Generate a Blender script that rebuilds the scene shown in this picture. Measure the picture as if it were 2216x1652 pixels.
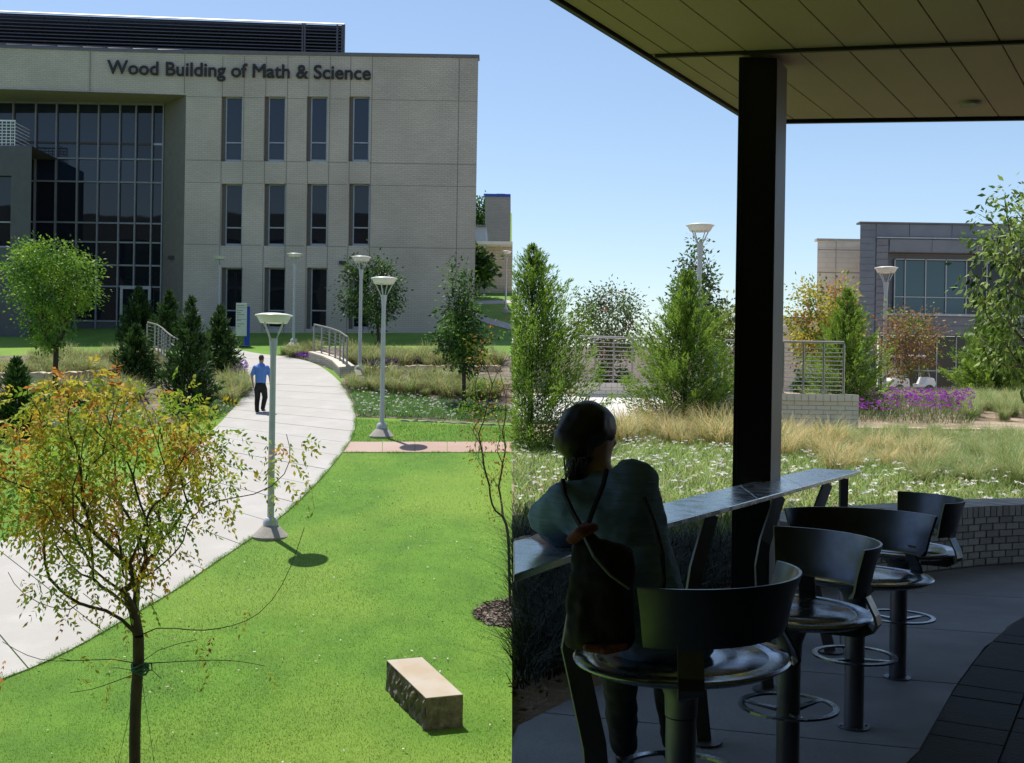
import bpy, bmesh, math, random
import numpy as np
from mathutils import Vector, Matrix
R = math.radians
random.seed(7); rng = np.random.default_rng(7)
scene = bpy.context.scene
for o in list(bpy.data.objects): bpy.data.objects.remove(o)

# ------------------------------------------------------------------ camera, sky, sun, exposure
F = 2400.0                       # focal length in pixels of a 2216 px wide picture
PX, PY = 1108.0, 834.0
ROLL = 0.016
HC = 1.4                         # eye height over the patio
cr = Vector((math.cos(ROLL), 0, math.sin(ROLL))); cu = Vector((-math.sin(ROLL), 0, math.cos(ROLL))); cf = Vector((0, 1, 0))
cd = bpy.data.cameras.new('camera'); cam = bpy.data.objects.new('camera', cd); scene.collection.objects.link(cam)
m = Matrix((cr, cu, -cf)).transposed().to_4x4(); m.translation = Vector((0, 0, HC)); cam.matrix_world = m
cd.sensor_width = 36; cd.lens = F / 2216 * 36; cd.shift_y = (PY - 826) / 2216; cd.clip_start = 0.05; cd.clip_end = 3000
scene.camera = cam
SUN = Vector((-1.02, 1.45, 4.6)).normalized()
world = bpy.data.worlds.new('World'); scene.world = world; world.use_nodes = True
nt = world.node_tree; nt.nodes.clear()
sky = nt.nodes.new('ShaderNodeTexSky'); sky.sky_type = 'NISHITA'; sky.sun_disc = False
sky.sun_elevation = math.asin(SUN.z); sky.sun_rotation = math.atan2(SUN.x, SUN.y)
sky.altitude = 0; sky.air_density = 1.0; sky.dust_density = 0.6; sky.ozone_density = 1.6
bg = nt.nodes.new('ShaderNodeBackground'); bg.inputs['Strength'].default_value = 0.10
wo = nt.nodes.new('ShaderNodeOutputWorld')
nt.links.new(sky.outputs[0], bg.inputs[0]); nt.links.new(bg.outputs[0], wo.inputs[0])
sl = bpy.data.lights.new('sun', 'SUN'); sl.energy = 4.0; sl.angle = R(0.5); sl.color = (1, 0.95, 0.87)
so = bpy.data.objects.new('sun', sl); scene.collection.objects.link(so); so.rotation_euler = SUN.to_track_quat('Z', 'Y').to_euler()
scene.view_settings.view_transform = 'Standard'; scene.view_settings.look = 'None'
scene.view_settings.exposure = 0.66; scene.view_settings.gamma = 1.0; scene.view_settings.use_curve_mapping = False

# ------------------------------------------------------------------ placing
def ray(px, py): return cf * F + cr * (px - PX) + cu * (PY - py)
def W(px, py, Y):
    d = ray(px, py); return Vector((0, 0, HC)) + d * (Y / d.y)
SA, SY, SX = HC - 6.75, 0.1721, math.tan(ROLL)      # the sloping campus lawn: z = SA + SY*y + SX*x
def zl(x, y): return SA + SY * y + SX * x
def GL(px, py, h=0.0):
    d = ray(px, py); t = (SA + h - HC) / (d.z - SY * d.y - SX * d.x); p = Vector((0, 0, HC)) + d * t
    return p
def GR(px, py, z=0.0):
    d = ray(px, py); return Vector((0, 0, HC)) + d * ((z - HC) / d.z)
def seam(z): return -(z - HC) * math.tan(ROLL)       # battered face of the terrace wall
PROF = [(-50, 0), (4.6, -0.01), (6.5, .10), (8, .18), (9.5, .27), (13, .36), (18, .47), (21, .62), (24, .9), (28, 1.12), (45, 1.25), (120, 1.33), (400, 1.36)]
def zr(y): return float(np.interp(y, [p[0] for p in PROF], [p[1] for p in PROF]))
def GT(px, py):                                     # point of the garden terrain seen at a pixel
    lo = 5.0
    d = ray(px, py)
    for k in range(4000):
        p = Vector((0, 0, HC)) + d * (lo / d.y)
        if p.z <= zr(lo): return Vector((p.x, lo, zr(lo)))
        lo *= 1.0012
    return Vector((p.x, lo, zr(lo)))

# ------------------------------------------------------------------ materials
MATS = {}
def nodes_of(name):
    mt = bpy.data.materials.new(name); mt.use_nodes = True; n = mt.node_tree; b = n.nodes['Principled BSDF']; return mt, n, b
def mat(name, c1, c2=None, scale=8, rough=0.7, metal=0, bump=0.0, bscale=None, spec=0.5, detail=6, c3=None, scale3=0.4, coat=0, sss=None, stretch=None, rvar=0):
    if name in MATS: return MATS[name]
    mt, n, b = nodes_of(name); c2 = c2 or tuple(v * 0.8 for v in c1)
    tc = n.nodes.new('ShaderNodeTexCoord'); src = tc.outputs['Object']
    if stretch:
        mp = n.nodes.new('ShaderNodeMapping'); mp.inputs['Scale'].default_value = stretch
        n.links.new(src, mp.inputs[0]); src = mp.outputs[0]
    t = n.nodes.new('ShaderNodeTexNoise'); t.inputs['Scale'].default_value = scale; t.inputs['Detail'].default_value = detail; t.inputs['Roughness'].default_value = .65
    n.links.new(src, t.inputs['Vector'])
    cr_ = n.nodes.new('ShaderNodeValToRGB'); e = cr_.color_ramp.elements
    e[0].position = .33; e[0].color = (*c2, 1); e[1].position = .67; e[1].color = (*c1, 1)
    n.links.new(t.outputs['Fac'], cr_.inputs[0]); col = cr_.outputs[0]
    if c3:
        t3 = n.nodes.new('ShaderNodeTexNoise'); t3.inputs['Scale'].default_value = scale3; t3.inputs['Detail'].default_value = 4
        n.links.new(src, t3.inputs['Vector'])
        r3 = n.nodes.new('ShaderNodeValToRGB'); r3.color_ramp.elements[0].position = .42; r3.color_ramp.elements[1].position = .62
        n.links.new(t3.outputs['Fac'], r3.inputs[0])
        mx = n.nodes.new('ShaderNodeMix'); mx.data_type = 'RGBA'; n.links.new(r3.outputs[0], mx.inputs[0]); n.links.new(col, mx.inputs[6]); mx.inputs[7].default_value = (*c3, 1)
        col = mx.outputs[2]
    n.links.new(col, b.inputs['Base Color'])
    b.inputs['Roughness'].default_value = rough; b.inputs['Metallic'].default_value = metal
    b.inputs['Specular IOR Level'].default_value = spec; b.inputs['Coat Weight'].default_value = coat
    if rvar:
        tv = n.nodes.new('ShaderNodeTexNoise'); tv.inputs['Scale'].default_value = 13; tv.inputs['Detail'].default_value = 9; n.links.new(src, tv.inputs['Vector'])
        mv = n.nodes.new('ShaderNodeMapRange'); mv.inputs[1].default_value = .38; mv.inputs[2].default_value = .66; mv.inputs[3].default_value = rough; mv.inputs[4].default_value = rough + rvar
        n.links.new(tv.outputs['Fac'], mv.inputs[0]); n.links.new(mv.outputs[0], b.inputs['Roughness'])
    if bump:
        tb = n.nodes.new('ShaderNodeTexNoise'); tb.inputs['Scale'].default_value = bscale or scale * 4; tb.inputs['Detail'].default_value = 5
        n.links.new(src, tb.inputs['Vector'])
        bp = n.nodes.new('ShaderNodeBump'); bp.inputs['Strength'].default_value = bump; bp.inputs['Distance'].default_value = .02
        n.links.new(tb.outputs['Fac'], bp.inputs['Height']); n.links.new(bp.outputs[0], b.inputs['Normal'])
    MATS[name] = mt; return mt
def leafmat(name, c, c2=None, trans=.35, rough=.55):
    if name in MATS: return MATS[name]
    mt, n, b = nodes_of(name); c2 = c2 or tuple(v * .6 for v in c)
    g = n.nodes.new('ShaderNodeTexCoord'); t = n.nodes.new('ShaderNodeTexNoise'); t.inputs['Scale'].default_value = 3.5; t.inputs['Detail'].default_value = 4
    n.links.new(g.outputs['Object'], t.inputs['Vector'])
    r = n.nodes.new('ShaderNodeValToRGB'); r.color_ramp.elements[0].position = .35; r.color_ramp.elements[1].position = .65
    r.color_ramp.elements[0].color = (*c2, 1); r.color_ramp.elements[1].color = (*c, 1)
    n.links.new(t.outputs['Fac'], r.inputs[0]); n.links.new(r.outputs[0], b.inputs['Base Color'])
    b.inputs['Roughness'].default_value = rough; b.inputs['Specular IOR Level'].default_value = .35
    tr = n.nodes.new('ShaderNodeBsdfTranslucent'); n.links.new(r.outputs[0], tr.inputs[0])
    ms = n.nodes.new('ShaderNodeMixShader'); ms.inputs[0].default_value = trans
    out = n.nodes['Material Output']
    n.links.new(b.outputs[0], ms.inputs[1]); n.links.new(tr.outputs[0], ms.inputs[2]); n.links.new(ms.outputs[0], out.inputs['Surface'])
    MATS[name] = mt; return mt
def brickmat(name, c1, c2, mortar, bw, bh, mort=.012, vert='xz', rough=.85, bump=.6):
    if name in MATS: return MATS[name]
    mt, n, b = nodes_of(name)
    tc = n.nodes.new('ShaderNodeTexCoord'); sx = n.nodes.new('ShaderNodeSeparateXYZ'); cx = n.nodes.new('ShaderNodeCombineXYZ')
    n.links.new(tc.outputs['Object'], sx.inputs[0])
    ad = n.nodes.new('ShaderNodeMath'); ad.operation = 'ADD'; n.links.new(sx.outputs[0], ad.inputs[0]); n.links.new(sx.outputs[1], ad.inputs[1])
    n.links.new(ad.outputs[0], cx.inputs[0]); n.links.new(sx.outputs[2], cx.inputs[1])
    br = n.nodes.new('ShaderNodeTexBrick'); br.inputs['Scale'].default_value = 1; br.inputs['Brick Width'].default_value = bw; br.inputs['Row Height'].default_value = bh
    br.inputs['Mortar Size'].default_value = mort; br.inputs['Mortar Smooth'].default_value = .2; br.inputs['Bias'].default_value = 0
    br.inputs['Color1'].default_value = (*c1, 1); br.inputs['Color2'].default_value = (*c2, 1); br.inputs['Mortar'].default_value = (*mortar, 1)
    n.links.new(cx.outputs[0], br.inputs['Vector'])
    ns = n.nodes.new('ShaderNodeTexNoise'); ns.inputs['Scale'].default_value = .35; ns.inputs['Detail'].default_value = 8; n.links.new(tc.outputs['Object'], ns.inputs['Vector'])
    mr = n.nodes.new('ShaderNodeMapRange'); mr.inputs[1].default_value = .3; mr.inputs[2].default_value = .7; mr.inputs[3].default_value = .84; mr.inputs[4].default_value = 1.12
    n.links.new(ns.outputs['Fac'], mr.inputs[0])
    hs = n.nodes.new('ShaderNodeHueSaturation'); n.links.new(br.outputs['Color'], hs.inputs['Color']); n.links.new(mr.outputs[0], hs.inputs['Value'])
    n.links.new(hs.outputs[0], b.inputs['Base Color']); b.inputs['Roughness'].default_value = rough
    bp = n.nodes.new('ShaderNodeBump'); bp.inputs['Strength'].default_value = bump; bp.inputs['Distance'].default_value = .01; bp.invert = True
    n.links.new(br.outputs['Fac'], bp.inputs['Height']); n.links.new(bp.outputs[0], b.inputs['Normal'])
    MATS[name] = mt; return mt
def glassmat(name, c=(.012, .016, .022), rough=.03, ior=1.6, wave=.0):
    if name in MATS: return MATS[name]
    mt, n, b = nodes_of(name)
    b.inputs['Base Color'].default_value = (*c, 1); b.inputs['Roughness'].default_value = rough; b.inputs['IOR'].default_value = ior
    if wave:
        tc = n.nodes.new('ShaderNodeTexCoord'); t = n.nodes.new('ShaderNodeTexNoise'); t.inputs['Scale'].default_value = .5; t.inputs['Detail'].default_value = 1
        n.links.new(tc.outputs['Object'], t.inputs['Vector']); bp = n.nodes.new('ShaderNodeBump'); bp.inputs['Strength'].default_value = wave; bp.inputs['Distance'].default_value = .05
        n.links.new(t.outputs['Fac'], bp.inputs['Height']); n.links.new(bp.outputs[0], b.inputs['Normal'])
    MATS[name] = mt; return mt

# ------------------------------------------------------------------ objects
def link(o, parent=None):
    scene.collection.objects.link(o)
    if parent is not None: o.parent = parent
    return o
def tag(o, label=None, cat=None, group=None, kind=None):
    if label: o['label'] = label
    if cat: o['category'] = cat
    if group: o['group'] = group
    if kind: o['kind'] = kind
    return o
def empty(name, loc=(0, 0, 0), label=None, cat=None, group=None, rz=0, kind=None):
    o = bpy.data.objects.new(name, None); o.empty_display_size = .1; o.location = loc; o.rotation_euler = (0, 0, rz)
    link(o); return tag(o, label, cat, group, kind)
def children(o): return [c for c in bpy.data.objects if c.parent is o]
KIDS = {}
def dup(root, loc=None, rz=None, scale=None, label=None, group=None, tree=None):
    if tree is None: tree = subtree(root)
    r = root.copy(); scene.collection.objects.link(r)
    if loc is not None: r.location = loc
    if rz is not None: r.rotation_euler = (0, 0, rz)
    if scale is not None: r.scale = scale if hasattr(scale, '__len__') else (scale,) * 3
    if label: r['label'] = label
    if group: r['group'] = group
    for c, gs in tree:
        k = c.copy(); scene.collection.objects.link(k); k.parent = r
        for g in gs:
            q = g.copy(); scene.collection.objects.link(q); q.parent = k
    return r
def subtree(root): return [(c, children(c)) for c in children(root)]
def setmats(me, mats):
    for x in (mats if isinstance(mats, (list, tuple)) else [mats]): me.materials.append(x)
def pyobj(name, verts, faces, mats, parent=None, smooth=False, mi=None, loc=None):
    me = bpy.data.meshes.new(name); me.from_pydata([tuple(v) for v in verts], [], faces); setmats(me, mats)
    if mi is not None: me.polygons.foreach_set('material_index', mi)
    if smooth: me.polygons.foreach_set('use_smooth', [True] * len(me.polygons))
    me.update(); o = bpy.data.objects.new(name, me)
    if loc is not None: o.location = loc
    return link(o, parent)
def npobj(name, V, Q, mats, parent=None, mi=None, smooth=False):
    V = np.asarray(V, dtype=np.float32).reshape(-1, 3); Q = np.asarray(Q, dtype=np.int32); k = Q.shape[1] if Q.ndim == 2 else 4
    me = bpy.data.meshes.new(name); me.vertices.add(len(V)); me.vertices.foreach_set('co', V.ravel())
    me.loops.add(Q.size); me.loops.foreach_set('vertex_index', Q.ravel())
    me.polygons.add(len(Q)); me.polygons.foreach_set('loop_start', np.arange(0, Q.size, k, dtype=np.int32)); me.polygons.foreach_set('loop_total', np.full(len(Q), k, dtype=np.int32))
    setmats(me, mats)
    if mi is not None: me.polygons.foreach_set('material_index', np.asarray(mi, dtype=np.int32))
    if smooth: me.polygons.foreach_set('use_smooth', np.ones(len(Q), dtype=bool))
    me.update(calc_edges=True); me.validate(); o = bpy.data.objects.new(name, me); return link(o, parent)
class MB:
    def __init__(s): s.v = []; s.f = []
    def add(s, vs, fs):
        n = len(s.v); s.v += [tuple(v) for v in vs]; s.f += [tuple(i + n for i in f) for f in fs]; return s
    def box(s, a, b):
        (x0, y0, z0), (x1, y1, z1) = a, b
        return s.hexa([(x0, y0, z0), (x1, y0, z0), (x1, y1, z0), (x0, y1, z0)], [(x0, y0, z1), (x1, y0, z1), (x1, y1, z1), (x0, y1, z1)])
    def hexa(s, lo, hi):
        return s.add(list(lo) + list(hi), [(3, 2, 1, 0), (4, 5, 6, 7), (0, 1, 5, 4), (1, 2, 6, 5), (2, 3, 7, 6), (3, 0, 4, 7)])
    def prism(s, poly, z0, z1):        # poly list of (x,y); z callable or value
        n = len(poly); f0 = z0 if callable(z0) else (lambda x, y: z0); f1 = z1 if callable(z1) else (lambda x, y: z1)
        vs = [(x, y, f0(x, y)) for x, y in poly] + [(x, y, f1(x, y)) for x, y in poly]
        return s.add(vs, [tuple(range(n - 1, -1, -1)), tuple(range(n, 2 * n))] + [(i, (i + 1) % n, (i + 1) % n + n, i + n) for i in range(n)])
    def tube(s, pts, rad, n=8, cap=True, up=None):
        pts = [Vector(p) for p in pts]; rad = rad if hasattr(rad, '__len__') else [rad] * len(pts); base = len(s.v); vs = []; fs = []
        for i, p in enumerate(pts):
            t = (pts[min(i + 1, len(pts) - 1)] - pts[max(i - 1, 0)]).normalized()
            a = Vector((0, 0, 1)) if abs(t.z) < .9 else Vector((1, 0, 0))
            u = t.cross(a).normalized(); w = u.cross(t)
            for k in range(n):
                an = 2 * math.pi * k / n; vs.append(p + (u * math.cos(an) + w * math.sin(an)) * rad[i])
        for i in range(len(pts) - 1):
            for k in range(n):
                a = i * n + k; b = i * n + (k + 1) % n; fs.append((a, a + n, b + n, b))
        if cap: fs += [tuple(range(n)), tuple(range((len(pts) - 1) * n + n - 1, (len(pts) - 1) * n - 1, -1))]
        return s.add(vs, fs)
    def lathe(s, prof, n=24, c=(0, 0, 0), sx=1, sy=1):
        vs = []; fs = []
        for (r, z) in prof:
            for k in range(n):
                a = 2 * math.pi * k / n; vs.append((c[0] + r * sx * math.cos(a), c[1] + r * sy * math.sin(a), c[2] + z))
        for i in range(len(prof) - 1):
            for k in range(n):
                a = i * n + k; b = i * n + (k + 1) % n; fs.append((a, b, b + n, a + n))
        if prof[0][0] > 1e-5: fs.append(tuple(range(n - 1, -1, -1)))
        if prof[-1][0] > 1e-5: fs.append(tuple(range((len(prof) - 1) * n, len(prof) * n)))
        return s.add(vs, fs)
    def build(s, name, mats, parent=None, smooth=False, bevel=0, ang=None):
        o = pyobj(name, s.v, s.f, mats, parent, smooth)
        if bevel:
            b = o.modifiers.new('bevel', 'BEVEL'); b.width = bevel; b.segments = 2; b.limit_method = 'ANGLE'; b.angle_limit = R(40)
        if smooth: 
            try: o.data.set_sharp_from_angle(angle=R(ang or 40))
            except Exception: pass
        return o
def bxo(name, a, b, m_, parent=None, bevel=0): return MB().box(a, b).build(name, m_, parent, bevel=bevel)
def holes_wall(x0, x1, z0, z1, holes, Y, t):
    """front face at y=Y with rectangular openings (x0,x1,z0,z1) and reveals of depth t"""
    mb = MB(); xs = sorted({x0, x1, *[h[0] for h in holes], *[h[1] for h in holes]}); zs = sorted({z0, z1, *[h[2] for h in holes], *[h[3] for h in holes]})
    for i in range(len(xs) - 1):
        for j in range(len(zs) - 1):
            cx, cz = (xs[i] + xs[i + 1]) / 2, (zs[j] + zs[j + 1]) / 2
            if any(h[0] < cx < h[1] and h[2] < cz < h[3] for h in holes): continue
            mb.add([(xs[i], Y, zs[j]), (xs[i + 1], Y, zs[j]), (xs[i + 1], Y, zs[j + 1]), (xs[i], Y, zs[j + 1])], [(0, 1, 2, 3)])
    for a, b, c, d in holes:
        mb.add([(a, Y, c), (b, Y, c), (b, Y, d), (a, Y, d), (a, Y + t, c), (b, Y + t, c), (b, Y + t, d), (a, Y + t, d)], [(0, 4, 5, 1), (1, 5, 6, 2), (2, 6, 7, 3), (3, 7, 4, 0)])
    return mb

# ------------------------------------------------------------------ foliage tools
def unit(a): return a / np.maximum(np.linalg.norm(a, axis=-1, keepdims=True), 1e-9)
def leaves(P, A, L, Wd, droop=0):
    """one folded lozenge per leaf: base P, axis A, length L, half width Wd"""
    n = len(P); A = unit(A); r = unit(rng.normal(size=(n, 3))); S = unit(np.cross(A, r)); N = np.cross(A, S)
    L = np.broadcast_to(L, n)[:, None]; Wd = np.broadcast_to(Wd, n)[:, None]
    V = np.stack([P, P + A * L * .45 + S * Wd + N * Wd * .3, P + A * L, P + A * L * .45 - S * Wd + N * Wd * .3], 1)
    return V.reshape(-1, 3), np.arange(4 * n).reshape(n, 4)
def prune(P, side):
    xs = -(P[:, 2] - HC) * math.tan(ROLL)
    if side == 'L': return P[:, 0] < xs - .012
    if side == 'R': return P[:, 0] > xs + .012
    return np.ones(len(P), bool)
def skeleton(base, fork, attract, r0, curve=.12, seed=1, nlast=0):
    """attractors joined one by one to the nearest grown node; radii from the number of tips carried"""
    lr = np.random.default_rng(seed)
    nodes = [np.array(base, float)]; par = [-1]
    nseg = 6
    for k in range(1, nseg + 1):
        t = k / nseg; p = np.array(base) * (1 - t) + np.array(fork) * t; p[:2] += lr.normal(size=2) * curve * .12 * math.sin(math.pi * t); nodes.append(p); par.append(len(nodes) - 2)
    fork = nodes[-1]; dist = np.linalg.norm(attract - fork, axis=1)
    if nlast: dist[-nlast:] += 50
    order = np.argsort(dist); start = nseg - 1; plen = [0.0] * len(nodes)
    tips = []
    for i in order:
        a = attract[i]; arr = np.array(nodes[start:]); d = np.linalg.norm(arr - a, axis=1) + .42 * np.array(plen[start:]) + 1.2 * np.maximum(0, arr[:, 2] - a[2])
        j = int(np.argmin(d)) + start; b = nodes[j]; L = np.linalg.norm(a - b); k = max(2, min(6, int(L / .25) + 1)); prev = j
        bend = lr.normal(size=3) * L * curve; bend[2] = -abs(bend[2]) if a[2] > b[2] else bend[2]
        for q in range(1, k + 1):
            t = q / k; p = b * (1 - t) + a * t + bend * math.sin(math.pi * t) * .7 + lr.normal(size=3) * L * .012; plen.append(plen[prev] + L / k); nodes.append(p); par.append(prev); prev = len(nodes) - 1
        tips.append(prev)
    N_ = np.array(nodes); PR = np.array(par); kids = np.zeros(len(N_)); np.add.at(kids, PR[1:], 1)
    for _ in range(3):
        sm = np.zeros_like(N_); np.add.at(sm, PR[1:], N_[1:]); ok = (kids > 0) & (np.arange(len(N_)) > 1)
        mean = N_[PR[ok]] * .5 + (sm[ok] / kids[ok][:, None]) * .5; N_[ok] = N_[ok] * .5 + mean * .5
    nodes = [p for p in N_]
    cnt = np.zeros(len(nodes))
    for t in tips:
        k = t
        while k >= 0: cnt[k] += 1; k = par[k]
    rad = r0 * (cnt / max(cnt.max(), 1)) ** .5
    return np.array(nodes), np.array(par), rad, tips
def limbs(nodes, par, rad, n=5, minr=.004, flare=1.25):
    V = []; Q = []; 
    for i in range(1, len(nodes)):
        a, b = Vector(nodes[par[i]]), Vector(nodes[i]); t = (b - a)
        if t.length < 1e-5: continue
        t.normalize(); h = Vector((0, 0, 1)) if abs(t.z) < .8 else Vector((1, 0, 0)); u = t.cross(h).normalized(); w = u.cross(t)
        ra, rb = max(min(rad[par[i]], rad[i] * 1.35), minr), max(rad[i], minr)
        if par[i] == 0: ra = rb * flare
        k = n if rb < .03 else 9; base = len(V)
        for p, r_ in ((a, ra), (b, rb)):
            for q in range(k):
                an = 2 * math.pi * q / k; V.append(p + (u * math.cos(an) + w * math.sin(an)) * r_)
        for q in range(k): Q.append((base + q, base + k + q, base + k + (q + 1) % k, base + (q + 1) % k))
    return V, Q
def crown_points(n, c, rad, shape='round', shell=.45, seed=1):
    lr = np.random.default_rng(seed); out = []
    while len(out) < n:
        p = lr.uniform(-1, 1, 3); t = (p[2] + 1) / 2
        if shape == 'round': ok = np.linalg.norm(p) < 1 and np.linalg.norm(p) > shell * lr.random()
        elif shape == 'cone': r_ = (1 - t) ** .75 * min(1, .45 + 2.2 * t); ok = math.hypot(p[0], p[1]) < r_
        elif shape == 'vase': r_ = min(1, .25 + 1.3 * t) * (1 if t < .72 else math.sqrt(max(0, 1 - ((t - .72) / .28) ** 2)) * .95); ok = math.hypot(p[0], p[1]) < r_
        elif shape == 'oval': r_ = math.sqrt(max(0, 1 - (2 * t - .8) ** 2 / 1.44)); ok = math.hypot(p[0], p[1]) < r_
        if ok: out.append(np.array(c) + p * np.array(rad))
    return np.array(out)
def broadleaf(name, label, cat, base, cen, rad, mats, bark, nb=90, per=60, leaf=.08, wid=.35, clump=.18, shape='round', side='', r0=.06, seed=1, weights=None, droop=.3, group=None, fork=None, leafy=1.0, compound=False, low=None, topheavy=0, curve=.16):
    """base world point; cen, rad the crown's centre and radii"""
    base = np.array(base, float); cen = np.array(cen, float); A = crown_points(nb, cen, rad, shape, seed=seed)
    if side: A = A[prune(A, side)]
    fk = np.array(fork) if fork is not None else np.array([base[0] * .7 + cen[0] * .3, base[1], cen[2] - rad[2] * .75])
    if low is not None: A = np.vstack([A, low])
    nodes, par, rd, tips = skeleton(base, fk, A, r0, seed=seed, curve=curve, nlast=len(low) if low is not None else 0)
    root = empty(name, Vector(base), label, cat, group)
    V, Q = limbs(nodes, par, rd)
    V = [v - Vector(base) for v in V]
    pyobj('trunk', V, Q, bark, root, smooth=True)
    lr = np.random.default_rng(seed + 5); C = []; D = []
    drop_low = len(low) if low is not None else 0
    T = np.array([nodes[t] for t in tips]); mid = np.array([nodes[par[t]] for t in tips])
    if low is not None:
        keep = np.array([np.min(np.linalg.norm(low - t, axis=1)) > 1e-3 or lr.random() < .25 for t in T]); T = T[keep]; mid = mid[keep]
    dens = lr.uniform(.35, 1.5, len(T)) * leafy
    if topheavy: tt = np.clip((T[:, 2] - (cen[2] - rad[2])) / (2 * rad[2]), 0, 1); dens = dens * (1 - topheavy + topheavy * 1.9 * tt ** .8)
    for i in range(len(T)):
        k = max(1, int(per * dens[i])); f = lr.random((k, 1)) ** .6
        p = mid[i] * (1 - f) + T[i] * f + lr.normal(size=(k, 3)) * clump * np.array([1, 1, .75])
        C.append(p); o = unit(p - T[i]) * .8 + unit(p - cen) * .5 + lr.normal(size=(k, 3)) * .5; o[:, 2] -= droop; D.append(o)
    C = np.vstack(C); D = np.vstack(D)
    mi = None
    nz = np.sin(C[:, 0] * 4.1 + seed) * np.cos(C[:, 2] * 4.7) + .6 * np.sin(C[:, 1] * 4.3 + C[:, 2]) + lr.normal(size=len(C)) * .6
    w = weights or [1] * len(mats); cw = np.cumsum(np.array(w) / sum(w)); rk = np.argsort(np.argsort(nz)) / len(nz); mi = np.searchsorted(cw, rk).clip(0, len(mats) - 1)
    if compound:
        nl = 9; P = []; AX = []; MI = []
        D = unit(D); s = unit(np.cross(D, lr.normal(size=D.shape))); g = np.array([0, 0, -1.0])
        for q in range(nl):
            t = (q // 2 + 1) / ((nl + 1) / 2); sg = (1 if q % 2 else -1) if q < nl - 1 else 0
            P.append(C + D * leaf * 3.2 * t + g * leaf * 1.1 * t * t); AX.append(D * .75 + s * sg + g * .35 + lr.normal(size=D.shape) * .15); MI.append(mi)
        C = np.vstack(P); D = np.vstack(AX); mi = np.concatenate(MI)
    if side: k = prune(C, side); C = C[k]; D = D[k]; mi = mi[k]
    LL = leaf * lr.uniform(.6, 1.25, len(C))
    V, Q = leaves(C - base, D, LL, LL * wid * .5)
    npobj('crown', V, Q, mats, root, mi)
    return root
def juniper(name, label, cat, base, h, w, mats, side='', seed=1, n=260, leaf=.10, tips=1, group=None, lean=0, wid=.34, prof=None):
    lr = np.random.default_rng(seed); base = np.array(base, float)
    root = empty(name, Vector(base), label, cat, group)
    MB().tube([(0, 0, 0), (lean * .3, 0, h * .5), (lean, 0, h * .93)], [max(.03, w * .05), w * .035, .006], 7).build('trunk', BARK, root, smooth=True)
    P = []; D = []; ML = []
    for i in range(n):
        t = lr.random() ** 1.15; rr = (1 - t) ** .9 * min(1, .7 + 1.6 * t) * w * (.7 + .7 * lr.random() ** 1.2) + .04
        a = lr.uniform(0, 2 * math.pi) ; up = .22 + 1.15 * t + lr.normal() * .18
        d = np.array([math.cos(a), math.sin(a), up]); d /= np.linalg.norm(d)
        s = np.array([lean * t, 0, h * (.03 + .93 * t) - rr * .35 * (1 - t)]); L = rr * (1.15 + .25 * lr.random())
        k = max(8, int(30 * (L / .6) ** 1.3 * tips)); f = lr.random((k, 1)) ** .55
        q = s + d * L * f + np.array([0, 0, 1]) * (L * .22) * f * f + lr.normal(size=(k, 3)) * L * .10 * (1.15 - f) ** .8
        ax = d + np.array([0, 0, .35]) + lr.normal(size=(k, 3)) * .42
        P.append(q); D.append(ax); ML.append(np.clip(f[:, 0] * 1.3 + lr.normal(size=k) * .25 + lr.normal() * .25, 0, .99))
    P = np.vstack(P); D = np.vstack(D); ML = np.concatenate(ML); k = P[:, 2] > .02; P, D, ML = P[k], D[k], ML[k]
    if side: k = prune(P + base, side); P, D, ML = P[k], D[k], ML[k]
    LL = leaf * lr.uniform(.6, 1.3, len(P)); V, Q = leaves(P, D, LL, LL * wid * .5)
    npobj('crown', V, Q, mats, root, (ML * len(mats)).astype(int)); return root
def blades(P, A, H, wd, bend, seg=3, droop=.0):
    """curved strips; P base, A azimuth unit (n,3), H length"""
    n = len(P); H = np.broadcast_to(H, n)[:, None]; S = np.cross(A, [0, 0, 1.0]); bend = np.broadcast_to(bend, n)[:, None]
    rows = []
    for q in range(seg + 1):
        t = q / seg; c = P + np.array([0, 0, 1.0]) * H * (t - .35 * t * t * bend - droop * t ** 3 * bend) + A * H * bend * t ** 1.7
        w_ = wd * (1 - t * .85); rows.append(np.stack([c - S * w_ / 2, c + S * w_ / 2], 1))
    V = np.concatenate(rows, 1); m_ = 2 * (seg + 1); Q = []
    b = np.arange(n)[:, None] * m_
    for q in range(seg): Q.append(b + np.array([[2 * q, 2 * q + 1, 2 * q + 3, 2 * q + 2]]))
    return V.reshape(-1, 3), np.stack(Q, 1).reshape(-1, 4)
def az(n, lr): a = lr.uniform(0, 2 * math.pi, n); return np.stack([np.cos(a), np.sin(a), np.zeros(n)], 1)
def inpoly(x, y, poly):
    c = np.zeros(len(x), bool); j = len(poly) - 1
    for i in range(len(poly)):
        xi, yi = poly[i]; xj, yj = poly[j]
        k = ((yi > y) != (yj > y)) & (x < (xj - xi) * (y - yi) / (yj - yi + 1e-12) + xi); c ^= k; j = i
    return c
def scatter_poly(poly, dens, lr, cap=200000):
    xs = [p[0] for p in poly]; ys = [p[1] for p in poly]; n = int(min(cap, (max(xs) - min(xs)) * (max(ys) - min(ys)) * dens))
    x = lr.uniform(min(xs), max(xs), n); y = lr.uniform(min(ys), max(ys), n); k = inpoly(x, y, poly); return x[k], y[k]

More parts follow.
